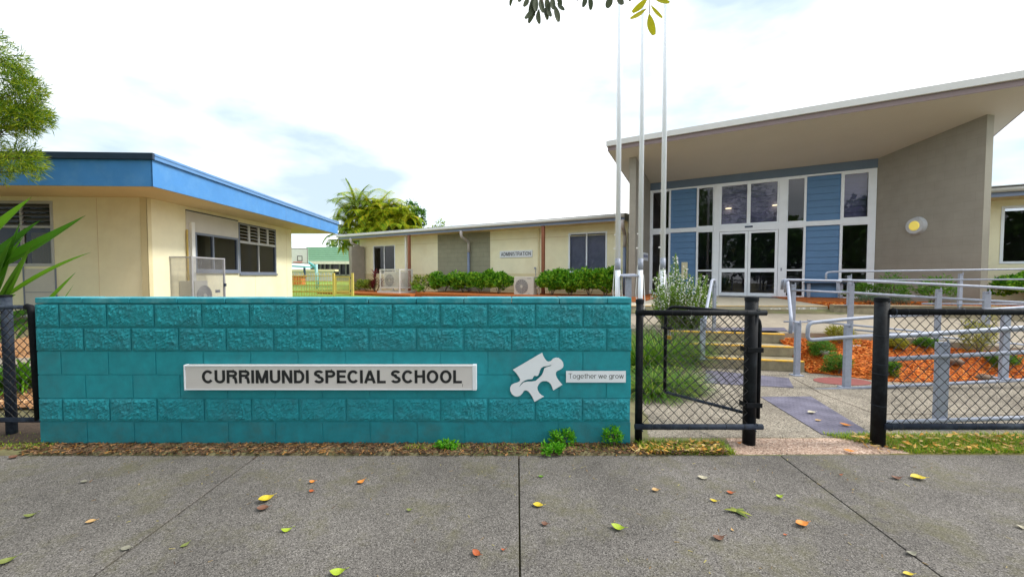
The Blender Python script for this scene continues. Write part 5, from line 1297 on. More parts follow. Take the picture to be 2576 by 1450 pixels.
# lower bed shrubs
for px, py, top, rpx, mt_, lab in ((2112, 862, 818, 34, F_OLIVE, 'round olive green bush at the back of the orange mulch bed behind the loop rail'),
                                   (2065, 893, 850, 30, F_BED, 'green shrub in the orange bed right beside the steps'),
                                   (2108, 938, 888, 32, F_BED, 'bright green feathery shrub at the front left of the orange bed'),
                                   (2232, 946, 906, 22, F_BED, 'green shrub in the orange bed just right of the thick black post'),
                                   (2255, 878, 846, 25, F_OLIVE, 'olive shrub at the back of the bed just past the thick black post'),
                                   (2330, 872, 848, 22, F_BED, 'small green shrub at the back middle of the orange bed'),
                                   (2462, 866, 800, 40, F_OLIVE, 'largest olive bush at the far right back of the orange bed'),
                                   (2522, 924, 888, 34, F_BED, 'dark green shrub at the right of the bed beside a ramp post')):
    d = ray(px, py); Y = 4.6
    while Y < 8.5:
        p = CAM + d * (Y / d.y); z = bedz(p.x, min(p.y, fy(p.x) - .02))
        if p.y >= bedf(p.x) and (p.z <= z or p.y > fy(p.x) - .15): break
        Y += .02
    rx_ = 0
    Y = p.y; rx_ = rpx / 1000 * Y
    shrub('mulch_bed_shrub', lab, 'shrub', (p.x, p.y, z - .01), rx_, rx_ * .8, at(px, top, Y).z - z, mt_, 1500, (.03, .065), (.14, .25), 'small shrubs in the orange mulch bed', z0=0)
for px, py, s_, lab in ((2073, 917, .07, 'pale grey rock beside the bright green feathery shrub'), (2482, 945, .09, 'brown rock near the right end of the orange mulch bed'), (2398, 930, .10, 'dark flat rock in the orange bed behind the ramp post')):
    p = onz(px, py, .06); m = MB(); n1, n2 = 10, 7
    for j in range(n2 + 1):
        for i in range(n1):
            a, b = i / n1 * 6.283, -1.57 + 3.14 * j / n2; v = Vector((math.cos(a) * math.cos(b) * 1.3, math.sin(a) * math.cos(b), math.sin(b) * .55)); v *= 1 + .35 * noise.noise(v * 1.7 + Vector((px, 0, 0))); m.v.append(tuple(v * s_))
    for j in range(n2):
        for i in range(n1): m.f.append([j * n1 + i, j * n1 + (i + 1) % n1, (j + 1) * n1 + (i + 1) % n1, (j + 1) * n1 + i])
    o = m.build('garden_rock', pm('rock_' + str(px), (.38, .37, .35) if px < 2100 else (.16, .11, .08), .9, .3, 20, .5, 30), smooth=True); o.location = (p.x, p.y, bedz(p.x, p.y) + s_ * .3); tag(o, lab, 'rock', 'rocks in the mulch bed')

# strappy clumps behind the gate
def strap_clump(label, base, n, Lr, W, spread, mat=F_STRAP, group='strappy grass clumps behind the gate', up=(.35, 1.3), droop=(.8, 1.8)):
    t = thing('strap_leaf_clump', label, 'grass clump', base, 0, group); m = MB()
    for i in range(n):
        a = rnd(0, 6.283); r = spread * math.sqrt(rnd(0, 1)); m.blade((math.cos(a) * r, math.sin(a) * r, 0), (math.cos(a) + rnd(-.4, .4), math.sin(a) + rnd(-.4, .4), rnd(*up) * 1.5), rnd(*Lr), W * rnd(.6, 1.2), rnd(*droop), 5)
    m.build('foliage', mat, t); return t
sc_ = [((1640, 985), .62, 420, (.30, .52), .011, .16, 'low yellowish grass mound nearest the fence panel, left one'), ((1700, 975), .62, 420, (.28, .48), .011, .14, 'low yellowish grass mound right behind the leaning gate leaf'),
       ((1618, 935), .62, 300, (.5, .8), .018, .14, 'tall strappy clump beside the end of the teal wall'), ((1668, 925), .6, 300, (.55, .85), .018, .12, 'tall strappy clump behind the gate latch'),
       ((1735, 915), .6, 260, (.40, .62), .014, .10, 'arching strappy clump leaning toward the steps'), ((1700, 900), .6, 280, (.6, .9), .018, .16, 'dark strappy clump at the foot of the rosemary'),
       ((1630, 893), .6, 260, (.5, .8), .016, .18, 'strappy clump behind the thin black post')]
for (px, py), _, n_, Lr, W, spd, lab in sc_:
    p = onz(px, py, .02); strap_clump(lab, (p.x, p.y, .01), int(n_ * 1.9), Lr, W, spd * 1.15, up=(.5, 1.6) if Lr[1] > .6 else (.2, 1.0))
# rosemary in flower
p = at(1712, 790, 7.2); rm = thing('flowering_bush', 'tall rosemary like bush with pale flowers in front of the foyer glass', 'bush', (p.x, p.y, .25))
m = MB(); fl_ = MB(); st = MB()
spk = [(1700, 640), (1698, 652), (1655, 688), (1668, 680), (1648, 700), (1724, 676), (1735, 690), (1764, 690), (1760, 702), (1778, 696), (1745, 712), (1720, 700), (1690, 665), (1680, 700), (1710, 690), (1705, 668), (1640, 730), (1650, 748), (1790, 735), (1770, 735), (1730, 735), (1690, 735), (1665, 745), (1750, 755), (1785, 765), (1715, 755), (1800, 760), (1640, 765), (1700, 720), (1686, 688), (1712, 706), (1772, 712), (1742, 696), (1660, 715), (1675, 722)]
for i in range(150):
    if i < len(spk): e = at(spk[i][0], spk[i][1], 7.2 + rnd(-.25, .25))
    else: e = at(rnd(1645, 1795), rnd(715, 790), 7.1 + rnd(-.35, .3))
    e = e - Vector((p.x, p.y, .25)); b0_ = Vector((e.x * .25 + rnd(-.05, .05), e.y * .3, .0)); mid = b0_.lerp(e, .55) + Vector((e.x * .15, 0, .06)); pts = bend([b0_, mid, e], .5, 6); st.tube(pts, .008, 4, True, .002)
    L_ = (e - b0_).length; nn = int(L_ * 170)
    for k in range(nn):
        f = rnd(.12, 1); q_ = b0_.lerp(mid, f / .55) if f < .55 else mid.lerp(e, (f - .55) / .45); ax_ = (e - b0_).normalized(); d_ = (rdir() + ax_ * 1.0).normalized(); m.leaf(q_, d_, rdir(), rnd(.035, .07), .012, 0)
        if f > .55 and i < 100 and random.random() < .22: fl_.leaf(q_ + rdir() * .045, rdir(), rdir(), rnd(.025, .04), .03); 
st.build('stems', M_BARK, rm); m.build('foliage', F_ROSE, rm); fl_.build('flowers', F_FLOWER, rm)
# weeds at the foot of the wall
for px, py, top, rpx, n_, lab in ((1412, 1118, 1083, 38, 420, 'leafy green weed against the teal wall below the jigsaw emblem'), (1390, 1143, 1112, 30, 260, 'small green weed at the footpath edge below the jigsaw emblem'), (1532, 1112, 1080, 30, 280, 'leafy green weed against the teal wall below the slogan plate'), (1125, 1132, 1112, 30, 220, 'low green weed tuft at the foot of the wall below the school sign, right end')):
    p = onz(px, py, .0); shrub('weed', lab, 'weed', (p.x, min(p.y, 3.29), .0), rpx / 1000 * 3.2, .05, max(.08, at(px, top, 3.25).z), F_WEED, n_, (.018, .04), (.4, .7), 'weeds at the foot of the teal wall', z0=0)

# verge litter and grass (uncountable)
sp = []
for i in range(14000):
    x = rnd(-5, 1.75); y = rnd(3.14, 3.33) if x > -3.95 else rnd(3.19, 3.6); sp.append((x, y, .004 + rnd(0, .012)))
chips('leaf_litter', sp, F_LITTER, 'brown leaf litter and twigs between footpath and teal wall', (.015, .06), (.004, .014), 'leaf litter', .012, .9)
sp = [(rnd(1.0, 1.75), rnd(3.15, 3.36), rnd(.004, .02)) for i in range(260)] + [(rnd(2.95, 5.2), rnd(3.16, 3.5), rnd(.006, .03)) for i in range(420)]
chips('dead_leaves', sp, leafm('dry_leaves', [(.42, .30, .08), (.50, .22, .03), (.45, .36, .16), (.25, .12, .05)], .7, .1), 'tan and orange dead leaves lying in the grass either side of the gateway', (.03, .07), (.015, .03), 'dead leaves', .02, .6, True)
def grass(name, spots, label, h=(.03, .075)):
    m = MB()
    for x, y in spots:
        z = max(0, gz(x, y)) if y > 3.16 else .0; m.blade((x, y, z - .005), (rnd(-1, 1), rnd(-1, 1), rnd(.7, 2)), rnd(*h), rnd(.004, .008), 1.2, 2)
    return tag(m.build(name, F_GBLADE), label, 'grass', kind='stuff')
sp = [(rnd(1.05, 1.8), rnd(3.15, 3.38)) for _ in range(3200)]
grass('grass_verge', sp, 'short grass on the verge in front of the narrow fence panel')
sp = []
for _ in range(11000):
    y = rnd(3.17, 3.55); x = rnd(3.25 - (y - 3.17) * 1.2, 5.4); sp.append((x, y))
grass('grass_verge', sp, 'mossy yellow green grass on the verge right of the gateway')
sp = [(rnd(-4.7, -3.85), rnd(3.2, 3.5)) for _ in range(1200)] + [(rnd(-.9, -.35), rnd(3.2, 3.3)) for _ in range(350)] + [(rnd(-.3, 1.0), rnd(3.17, 3.30)) for _ in range(400)]
grass('grass_verge', sp, 'scrappy grass tufts along the foot of the teal wall and left fence', (.015, .04))
struct(MB().prism([(3.06, 3.16, -.03), (7, 3.16, -.03), (7, 3.485, -.03), (2.85, 3.485, -.03)][::-1], (0, 0, .033)).build('verge_soil', pm('mossy_soil', (.17, .15, .03), .95, .4, 20, .8, 50)))
struct(MB().box(-3.99, 3.10, -.09, 2.0, 3.325, -.004).build('verge_soil', M_SOIL))
struct(MB().prism([(-7, 3.325, -.03), (-3.99, 3.325, -.03), (-3.99, 4.05, .0), (-7, 4.05, .0)][::-1], (0, 0, .06)).build('verge_soil', M_SOIL))
# left garden behind fence
struct(sheet('left_mulch_bed', [-9 + .25 * i for i in range(33)], [4.0 + .25 * i for i in range(20)], gz, pm('pale_mulch', (.42, .22, .10), .95, .4, 40, .9, 50), .03))
sp = [(x, y, gz(x, y) + .035) for x, y in [(rnd(-8.2, -3.9), rnd(3.95, 7)) for _ in range(9000)]]
chips('bark_mulch', sp, leafm('tan_chips', [(.30, .14, .05), (.52, .28, .12), (.65, .42, .24)], .8, 0), 'tan bark mulch in the garden behind the left fence', (.03, .06), (.01, .025))
pk_ = [at(-60, 920, 5.2), at(110, 930, 5.2)]
struct(MB().prism([(-9, 5.15, .12), (-4.6, 5.15, .12), (-4.6, 5.75, .12), (-9, 5.75, .12)][::-1], (0, 0, .12)).build('garden_path', M_DECK))

# sword-leaved plant at far left
sw = thing('sword_leaf_plant', 'large sword leaved plant reaching in from the left edge', 'plant', (at(-40, 760, 3.9).x, 3.9, .1))
S0 = sw.location; m = MB()
def sword(b, tip, Wd, sag=.1, Y0=3.9, Y1=3.7):
    a = at(*b, Y0) - S0; c = at(*tip, Y1) - S0; d = c - a; L = d.length; n_ = 12; prev = None; up = Vector((0, -1, .25)).normalized(); sd = d.cross(up).normalized(); o = len(m.v)
    for i in range(n_ + 1):
        f = i / n_; q_ = a.lerp(c, f) + Vector((0, 0, sag * L * (4 * f * (1 - f)) * .5)); wv = Wd * (.35 + .65 * math.sin(min(1, f * 2.2) * 1.57)) * (1 - f ** 2.2) + .001
        m.v += [tuple(q_ + sd * wv / 2), tuple(q_ + Vector((0, wv * .22, 0))), tuple(q_ - sd * wv / 2)]
    for i in range(n_): k = o + 3 * i; m.f += [[k, k + 1, k + 4, k + 3], [k + 1, k + 2, k + 5, k + 4]]
for b, t, wd, sg_ in (((-140, 700), (80, 495), .17, .05), ((-140, 760), (102, 553), .16, .05), ((-60, 690), (216, 541), .14, -.02), ((-20, 770), (229, 634), .055, .08), ((90, 790), (191, 684), .055, .02), ((130, 800), (185, 716), .02, .02),
                      ((-30, 780), (50, 560), .12, .0), ((-10, 790), (70, 640), .09, .0), ((-60, 800), (30, 600), .14, .05), ((-30, 800), (92, 600), .07, .03), ((-80, 820), (10, 690), .10, .1), ((-90, 790), (62, 590), .10, .0), ((-70, 760), (-20, 520), .12, .0),
                      ((40, 850), (95, 785), .05, .0), ((-40, 830), (100, 780), .10, .1), ((-20, 850), (88, 800), .08, .1), ((-30, 870), (80, 815), .08, .12), ((-40, 800), (40, 740), .12, .1)): sword(b, t, wd * 1.08, sg_)
m.build('foliage', F_SWORD, sw); MB().tube([(-.3, .1, -.1), (-.15, 0, .7)], .06, 8, True, .04).build('trunk', M_BARK, sw)
strap_clump('dark green leafy clump low behind the left fence', (at(60, 850, 4.7).x, 4.7, .12), 220, (.35, .6), .05, .2, F_SWORD, None)

# feathery tree at top left
tr = thing('feathery_tree', 'fine leaved tree whose branches enter at the upper left', 'tree', (-8.2, 5.6, .3)); T0 = tr.location
MB().tube([(0, 0, -.3), (.1, 0, 1.5), (.0, .1, 3.2), (.2, .1, 4.6)], .13, 10, True, .05).build('trunk', M_BARK, tr)
br = MB(); m = MB()
cl = [((15, 150), 28), ((5, 190), 36), ((40, 200), 30), ((62, 232), 26), ((12, 240), 40), ((48, 258), 34), ((84, 226), 16), ((88, 278), 26), ((60, 300), 26), ((97, 300), 16), ((20, 300), 34), ((78, 320), 12), ((5, 345), 30), ((38, 338), 14), ((14, 390), 34), ((50, 398), 34), ((82, 405), 18), ((25, 425), 30), ((58, 432), 20), ((-40, 200), 50), ((-50, 300), 60), ((-40, 400), 50), ((-110, 250), 70), ((-110, 370), 60), ((-60, 120), 50)]
for (c, r_) in cl:
    Y = 5.4 + rnd(-.3, .3); c0 = at(*c, Y) - T0; rr = r_ / 1000 * Y
    br.tube(bend([(.05, .05, 2.0 + rnd(-.8, 1.2)), c0 * .6 + Vector((0, 0, 1.2 + rnd(-.2, .2))) , c0], .4, 4), .022, 5, True, .004)
    for i in range(int(170 * (r_ / 28) ** 1.6)):
        d = rdir(); p = c0 + d * rr * (1 + .5 * noise.noise(d * 2.5 + c0)) * rnd(.1, 1.15) ** .6; tw_ = (d + Vector((.5, 0, -.15)) + rdir() * .3).normalized()
        if noise.noise(p * 2.6) < -.18: continue
        for k in range(4):
            q_ = p + tw_ * (.02 * k); m.leaf(q_, (tw_ + rdir() * .75).normalized(), rdir(), rnd(.06, .11), .009, .1)
br.build('branches', M_BARK, tr); m.build('crown', F_NEEDLE, tr)

gt_ = thing('left_shade_tree', 'unseen dense tree added left of the view to shade the front of the classroom block', 'tree', (-12.2, 2.6, 0)); m = MB()  # out-of-view tree added to darken the classroom front wall
MB().tube([(0, 0, 0), (.1, 0, 2), (0, .1, 4)], .16, 8, True, .08).build('trunk', M_BARK, gt_)
for k in range(7000):
    d = rdir(-1, 1); q_ = .4 + .6 * random.random(); l = rnd(.3, .5); m.leaf(Vector((d.x * 4.3 * q_, d.y * 4.6 * q_, 5.6 + d.z * 4.2 * q_)), rdir(), rdir(), l, l * .6)
m.build('crown', F_DARK, gt_)

# overhanging street tree (trunk behind the photographer)
stt = thing('street_tree', 'broad leaved street tree whose hanging leaves show at the top of the view', 'tree', (-2.6, -1.6, -.1)); T0 = stt.location
MB().tube([(0, 0, 0), (.05, .05, 1.6), (.2, .2, 3.2), (.5, .6, 5)], .2, 12, True, .1).build('trunk', M_BARK, stt)
b_ = MB(); b_.tube(bend([(.2, .2, 3.0), (1.6, 1.8, 4.2), (3.2, 3.9, 3.9)], .5, 5), .06, 8, True, .015)
def T(px, py, Y=2.25): return at(px, py, Y) - T0
b_.tube([(2.6, 3.2, 4.1)] + [T(1360, -60), T(1362, -10), T(1365, 20)], .004, 5); b_.tube([(3.2, 3.9, 3.9), T(1634, -60), T(1633, 10), T(1634, 34)], .0025, 5); b_.tube([(3.2, 3.9, 3.9), T(1480, -60), T(1482, -8)], .0025, 5)
b_.build('branches', M_BARK, stt)
def bleaf(m, a, b, wpx, Y=2.25):
    p, q_ = T(*a, Y), T(*b, Y + rnd(-.03, .03)); d = q_ - p; L = d.length; w_ = wpx / 1000 * Y; sd = Vector((d.z, rnd(-.25, .25) * L, -d.x)).normalized(); n_ = 8; o = len(m.v); sw_ = rnd(-.006, .006)
    for i in range(n_ + 1):
        f = i / n_; c = p.lerp(q_, f) + sd * sw_ * math.sin(f * 3.14); wv = w_ * (math.sin(min(1, f * 1.25 + .08) ** 1.1 * 3.14159 * .86) ** .8 if f < 1 else .12) / 2
        wv = w_ / 2 * max(.08, (1 - (2 * f - 1.15) ** 2 / 1.33)) if f > 0 else .001
        m.v += [tuple(c + sd * wv), tuple(c + Vector((0, .003, 0))), tuple(c - sd * wv)]
    for i in range(n_): k = o + 3 * i; m.f += [[k, k + 1, k + 4, k + 3], [k + 1, k + 2, k + 5, k + 4]]
my = MB(); mg = MB()
for a, b, w_ in (((1630, -6), (1591, 31), 15), ((1627, 21), (1586, 47), 10), ((1637, 13), (1666, 45), 10), ((1633, 34), (1645, 88), 19), ((1642, -8), (1684, 7), 14), ((1655, -12), (1680, -2), 14)): bleaf(my, a, b, w_)
for a, b, w_ in (((1345, 15), (1321, 47), 12), ((1350, 22), (1330, 58), 12), ((1356, 22), (1357, 60), 12), ((1366, 18), (1377, 50), 12), ((1378, 18), (1386, 42), 11), ((1395, 12), (1405, 55), 15), ((1402, 8), (1419, 26), 12), ((1340, -8), (1332, 30), 13), ((1350, -10), (1348, 28), 14), ((1362, -10), (1366, 32), 14), ((1375, -10), (1382, 30), 14), ((1390, -10), (1392, 24), 14), ((1400, -12), (1412, 15), 12), ((1328, -10), (1318, 17), 12), ((1310, -14), (1306, 5), 12), ((1294, -12), (1283, 15), 8), ((1335, 5), (1344, 40), 11), ((1385, 5), (1372, 38), 12),
                 ((1472, -14), (1467, 18), 12), ((1482, -14), (1486, 25), 13), ((1540, -10), (1527, 20), 17), ((1556, -12), (1566, 12), 15), ((1545, -16), (1552, -2), 12), ((1583, -14), (1585, 4), 8), ((1448, -14), (1452, 2), 7)): bleaf(mg, a, b, w_)
my.build('hanging_leaves', F_HANGY, stt)['label'] = 'bright yellow green hanging leaves'; mg.build('hanging_leaves', F_HANG, stt)['label'] = 'dark grey green hanging leaves'
m = MB()
for i in range(3800):
    d = rdir(-.4, 1); r_ = rnd(.55, 1); p = Vector((.2 + d.x * 3.0 * r_, -1.6 + d.y * 2.6 * r_, 6.2 + d.z * 2.4 * r_)); l = rnd(.12, .22); m.leaf(p, rdir(-.8, .3), rdir(), l, l * .4, .1)
m.build('crown', F_DARK, stt)

t = thing('rear_shade_tree', 'unseen large dense tree added behind and to the left of the photographer for shade', 'tree', (-9.5, -4.0, -.1)); m = MB()  # unseen tree added to block sky light from the left side
MB().tube([(0, 0, 0), (.1, 0, 2), (0, .1, 4)], .2, 8, True, .1).build('trunk', M_BARK, t)
for k in range(7000):
    d = rdir(-1, 1); q_ = .4 + .6 * random.random(); l = rnd(.3, .5); m.leaf(Vector((d.x * 4.6 * q_, d.y * 3.4 * q_, 6.6 + d.z * 4.0 * q_)), rdir(), rdir(), l, l * .6)
m.build('crown', F_DARK, t)
# trees across the street behind the photographer (they show in the glass)
for i, (x, y, h_, rr, lab) in enumerate(((-25, -18, 8.8, 4.6, 'broad dark tree across the street, first from the left'), (-16, -17, 8.0, 4.4, 'dark tree across the street, second from the left'), (-7.5, -18, 7.6, 4.0, 'dark tree across the street opposite the sign wall'), (1, -18, 8.4, 4.2, 'dark tree across the street straight behind the photographer'), (11, -19, 7.5, 4.0, 'dark tree across the street opposite the gateway'))):
    t = thing('roadside_tree', lab, 'tree', (x, y, -.1), 0, 'trees across the street'); MB().tube([(0, 0, 0), (.1, 0, h_ * .35), (0, .1, h_ * .6)], .25, 8, True, .12).build('trunk', M_BARK, t); m = MB()
    for k in range(3200):
        d = rdir(-1, 1); q_ = .5 + .5 * random.random(); q_ *= 1 + .35 * noise.noise(d * 2 + Vector((i * 7, 0, 0))); l = rnd(.4, .75); m.leaf(Vector((d.x * rr * q_, d.y * rr * q_, h_ * .55 + d.z * h_ * .45 * q_)), rdir(), rdir(), l, l * .6)
    m.build('crown', F_DARK, t)

# palms and trees beyond the administration roof
def frond(m, base, az, el, L, droop, ll=.55, n_=34, w_=.05):
    q_ = Vector(base); d = Vector((math.cos(az) * math.cos(el), math.sin(az) * math.cos(el), math.sin(el))); pts = [q_.copy()]
    for i in range(n_):
        f = i / n_; q_ = q_ + d * (L / n_); d = (d + Vector((0, 0, -droop / n_ * (1 + f)))).normalized(); pts.append(q_.copy())
        if f > .12:
            sd = d.cross(Vector((0, 0, 1))).normalized(); l = ll * math.sin(min(1, .25 + f * 1.2) * 2.2) * .9 + .12
            for s_ in (-1, 1):
                dd = (sd * s_ + d * .75 + Vector((0, 0, .35 - .5 * f))).normalized(); m.blade(q_, dd, max(.1, l), w_, 1.1, 3, fold=.1)
    return pts
def palm(label, base, crowns, mat, seed, nf=9, L=2.0, ll=.55):
    t = thing('palm_tree', label, 'palm', base, 0, 'palms behind the administration roof'); m = MB(); st = MB(); rc = MB()
    for (dx, dy, z, L_) in crowns:
        st.tube([(dx * .2, dy * .2, 0), (dx * .6, dy * .6, z * .5), (dx, dy, z)], .06, 6, True, .04)
        for k in range(nf):
            pts = frond(m, (dx, dy, z), k * 6.283 / nf + rnd(-.3, .3), rnd(.5, 1.4), L_ * rnd(.85, 1.2), rnd(.7, 2.0), ll); rc.tube(pts[::3], .02, 4, True, .006)
    st.build('trunk', pm('ochre_palm_stem', (.34, .24, .05), .7, .2, 6), t); rc.build('frond_stalks', pm('palm_stalk', (.25, .24, .03), .6), t); m.build('fronds', mat, t); return t
PY = 27
pb = at(885, 600, PY)
palm('arching palm with drooping fronds at the left behind the roof', (pb.x, PY, .6), [(-.1, 0, 4.2, 1.9), (.2, .3, 5.2, 1.9), (.0, -.2, 3.2, 1.8), (-.2, 0, 2.4, 1.7)], F_PALMD, 1, 13)
pb = at(925, 600, PY + .5)
palm('tallest golden cane palm clump in the middle behind the roof', (pb.x, PY + .5, .6), [(-.4, 0, 5.2, 1.9), (.4, .3, 4.8, 1.8), (1.0, -.2, 4.6, 1.7), (-.7, .2, 4.0, 1.7), (.3, -.4, 3.6, 1.7), (.0, -.4, 4.4, 1.7), (.9, -.4, 3.4, 1.6), (-.5, -.4, 3.2, 1.6)], F_PALM, 2, 15, ll=.75)
pb = at(985, 600, PY + .5)
palm('golden cane palm clump at the right of the group behind the roof', (pb.x, PY + .5, .6), [(-.4, 0, 4.9, 1.7), (.3, .3, 4.7, 1.6), (.8, 0, 4.2, 1.5), (-.3, -.4, 3.8, 1.6), (1.1, -.2, 3.3, 1.4), (.3, -.4, 3.9, 1.5), (.5, -.4, 3.0, 1.5)], F_PALM, 3, 15, ll=.75)
def leaf_tree(name, label, base, blobs, mat, dens, L, group=None):
    t = thing(name, label, 'tree', base, 0, group); B = Vector(base); m = MB(); b_ = MB()
    for (px, py, rp, Y) in blobs:
        c = at(px, py, Y) - B; rr = rp / 1000 * Y; b_.tube([(0, 0, 0), (c.x * .3, c.y * .3, c.z * .5), c], .07, 6, True, .01)
        for i in range(int(dens * (rp / 10) ** 2)):
            d = rdir(); l = rnd(*L); m.leaf(c + d * rr * rnd(.3, 1) ** .5 * (1 + .3 * noise.noise(d * 3)), rdir(), rdir(), l, l * .55)
    b_.build('trunk', M_BARK, t); m.build('crown', mat, t); return t
leaf_tree('broadleaf_tree', 'dark green leafy tree right of the palms behind the roof', (at(1045, 620, 28).x, 28, .6), [(1036, 524, 19, 28), (1052, 540, 18, 28), (1062, 556, 12, 28), (1010, 535, 20, 28.5), (1030, 555, 22, 28), (1048, 575, 20, 28), (1062, 530, 8, 28), (1020, 575, 22, 28), (1020, 540, 14, 28.5), (960, 560, 30, 29), (925, 560, 26, 29), (985, 565, 30, 29), (1000, 545, 18, 29), (1040, 590, 20, 28)], F_DARK, 110, (.12, .22))
leaf_tree('broadleaf_tree', 'small sparse treetop poking over the middle of the long roof', (at(1100, 620, 28).x, 28, .6), [(1108, 556, 7, 28), (1100, 566, 9, 28), (1118, 560, 5, 28), (1090, 575, 9, 28), (1112, 574, 10, 28), (1075, 578, 8, 28), (1130, 577, 9, 28), (1152, 574, 7, 28)], F_SPARSE, 60, (.10, .18))
leaf_tree('broadleaf_tree', 'tiny treetop far beyond the pale green pavilion roof', (at(840, 640, 60).x, 60, .8), [(826, 615, 7, 60), (845, 615, 8, 60), (838, 617, 7, 60)], F_DARK, 130, (.2, .4))

# ================================================================ FALLEN LEAVES ON THE FOOTPATH
LCOL = {'yellow': (.55, .42, .02), 'lime': (.32, .42, .02), 'green': (.12, .25, .02), 'olive': (.16, .19, .04), 'orange': (.62, .22, .03), 'rust': (.40, .09, .02), 'brown': (.16, .07, .04), 'tan': (.48, .30, .12), 'pale': (.42, .38, .28), 'grey': (.22, .21, .16)}
LM = {k: pm('fallen_leaf_' + k, v, .6, .25, 40) for k, v in LCOL.items()}
def fallen(px, py, wpx, ang_, col, lab, z=None):
    if z is None:
        z = 0
        for _ in range(5): p = onz(px, py, z); z = pz(p.y) if p.y < 3.17 else .012
    p = onz(px, py, z); L = wpx / 1000 * p.y; m = MB(); n_ = 8; W = L * rnd(.48, .66); cv = rnd(.3, .9)
    tw_ = rnd(-.5, .5); curl = rnd(.25, .7)
    for i in range(n_ + 1):
        f = i / n_; x = (f - .5) * L; wv = W / 2 * max(.03, math.sin(f ** .85 * 3.14159)); zz = .002 + curl * L * (abs(f - .5) * 2) ** 2 * .5
        m.v += [(x, wv + tw_ * .1 * x, zz + wv * cv), (x, tw_ * .1 * x, zz), (x, -wv + tw_ * .1 * x, zz + wv * cv * .7)]
    for i in range(n_): k = 3 * i; m.f += [[k, k + 1, k + 4, k + 3], [k + 1, k + 2, k + 5, k + 4]]
    m.tube([(L * .48, 0, .004 + curl * L * .45), (L * .68, L * .04, .004 + curl * L * .5)], .0012, 4)
    o = m.build('fallen_leaf', LM[col], smooth=True); o.location = (p.x, p.y, z + .002); o.rotation_euler = (0, 0, R(ang_)); return tag(o, lab, 'leaf', 'fallen leaves on the concrete')
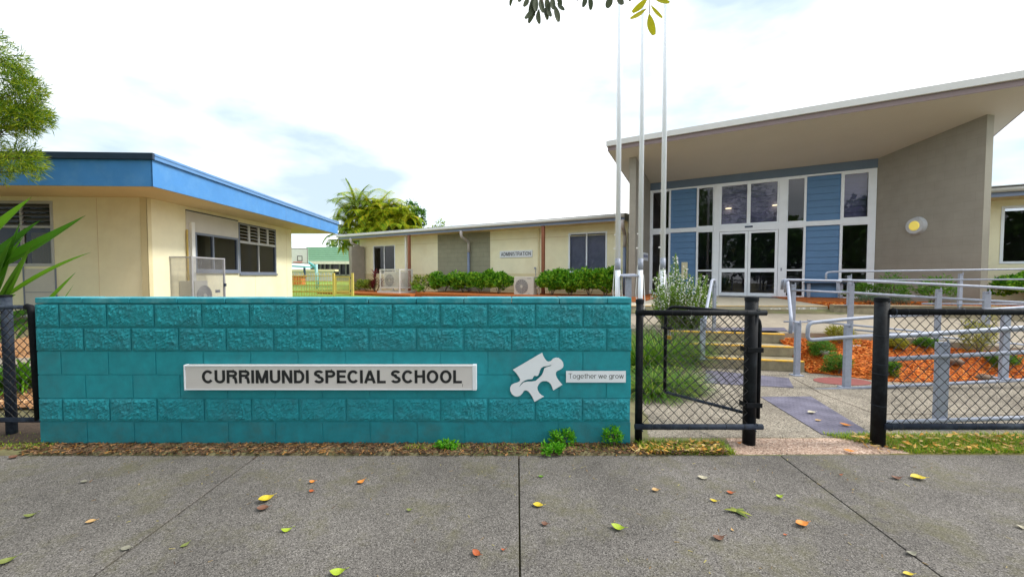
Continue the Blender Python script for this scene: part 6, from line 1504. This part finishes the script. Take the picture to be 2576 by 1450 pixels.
FL = [(77, 1299, 26, 30, 'olive', 'dark olive leaf on the footpath near the left edge'), (229, 1314, 22, 30, 'tan', 'small tan leaf on the footpath left of the diagonal joint'), (670, 1260, 36, 40, 'yellow', 'bright yellow leaf right of the upper part of the left joint, above a brown one'),
      (662, 1282, 30, 10, 'brown', 'curled brown leaf just below the bright yellow leaf'), (722, 1335, 28, 15, 'lime', 'lime leaf in the middle of the left slab'), (465, 1372, 22, 70, 'olive', 'thin olive leaf right beside the left joint'), (784, 1236, 16, -20, 'rust', 'small rust leaf under a tinier orange one'), (786, 1214, 16, 0, 'orange', 'tiny orange leaf above a small rust leaf'),
      (908, 1214, 22, 50, 'orange', 'upright orange leaf below the school sign'), (1030, 1285, 16, 0, 'olive', 'tiny olive leaf between the orange leaf and the middle joint'), (1199, 1396, 30, -40, 'rust', 'rust brown leaf at the bottom, just left of the middle joint'), (1266, 1384, 12, 0, 'rust', 'tiny rust flake beside the middle joint near the bottom'),
      (318, 1381, 26, 0, 'grey', 'grey curled leaf lying on the left joint'), (15, 1416, 40, 40, 'olive', 'dark green leaf at the bottom left edge'), (850, 1445, 40, 10, 'lime', 'green leaf cut by the bottom edge of the view'), (34, 1152, 22, 0, 'brown', 'dark sliver of leaf at the top left of the footpath'), (212, 1213, 20, 0, 'grey', 'faint grey green leaf on the left slab'),
      (1361, 1199, 14, 0, 'green', 'small green leaf right of the middle joint near the wall'), (1354, 1273, 28, -10, 'yellow', 'folded yellow leaf right of the middle joint'), (1371, 1320, 20, -20, 'brown', 'thin brown leaf right of the middle joint'), (1555, 1331, 36, -25, 'lime', 'large bright lime leaf on the middle slab'), (1649, 1235, 20, 0, 'tan', 'small tan leaf below the thin black post'),
      (1837, 1240, 18, -20, 'rust', 'rust leaf above the green sprig'), (1796, 1261, 20, -30, 'yellow', 'yellow green leaf just left of the green sprig'), (1961, 1252, 20, 10, 'lime', 'lime leaf near the right joint'), (2018, 1322, 36, 5, 'orange', 'large orange brown leaf left of the right joint'), (1842, 1334, 12, 80, 'tan', 'tiny pale tan leaf above the dark brown one'),
      (1808, 1355, 32, 0, 'brown', 'dark brown curled leaf below the green sprig'), (1975, 1346, 10, 0, 'rust', 'tiny rust flake left of the large orange brown leaf'), (2255, 1204, 24, -10, 'brown', 'brown twiggy leaf beside a yellow orange one at the right'), (2310, 1205, 36, -12, 'yellow', 'yellow orange leaf on the right slab'), (2293, 1394, 28, 0, 'grey', 'grey green leaf beyond the right joint near the bottom'),
      (2285, 1446, 26, -10, 'yellow', 'yellow leaf at the bottom right of the view'), (2570, 1328, 22, -20, 'pale', 'pale leaf at the right edge of the footpath'), (2115, 1195, 10, 0, 'rust', 'tiny red flake on the right slab near the pad'), (1768, 1203, 26, -10, 'pale', 'faint pale leaf below the thick middle post'),
      (2137, 1136, 24, -20, 'orange', 'orange leaf on the pink pad near the footpath'), (1859, 1115, 12, 0, 'orange', 'small orange leaf on the pink pad by the middle post'), (2042, 1039, 24, 10, 'pale', 'whitish leaf on the tactile strip'), (2058, 1058, 16, 0, 'tan', 'small tan leaf on the tactile strip'), (2127, 1071, 24, -35, 'orange', 'large orange leaf at the near end of the tactile strip')]
for a in FL: fallen(*a)
sp = [(rnd(-3.2, 3.4), 0, 0) for _ in range(260)]
sp = [(x * (.6 + .12 * y), y, pz(y)) for x, y in [(q[0], rnd(1.6, 3.1) if random.random() < .6 else rnd(2.7, 3.14)) for q in sp]]
chips('path_debris', sp, leafm('path_debris_bits', [(.06, .04, .03), (.25, .17, .09), (.34, .31, .12), (.16, .08, .04)], .8, 0), 'tiny bits of leaf and twig scattered over the footpath', (.012, .032), (.003, .008), 'debris', .003, .3)
# the green sprig
p = onz(1853, 1286, -.01); sp_t = thing('leaf_sprig', 'green sprig of five leaves on the footpath left of the right joint', 'sprig', (p.x, p.y, pz(p.y) + .003), 0)
m = MB()
for k, (a, L) in enumerate(((170, .075), (110, .045), (20, .06), (-40, .085), (-75, .09), (-10, .055))): m.blade((0, 0, .006), (math.cos(R(a)), math.sin(R(a)), .25), L, .034, .5, 5)
m.build('foliage', leafm('sprig_leaves', [(.06, .09, .02), (.14, .17, .03), (.30, .28, .02)], .6, .1), sp_t); MB().tube([(-.01, 0, .006), (.03, -.005, .006)], .0015, 4).build('stem', M_BARK, sp_t)
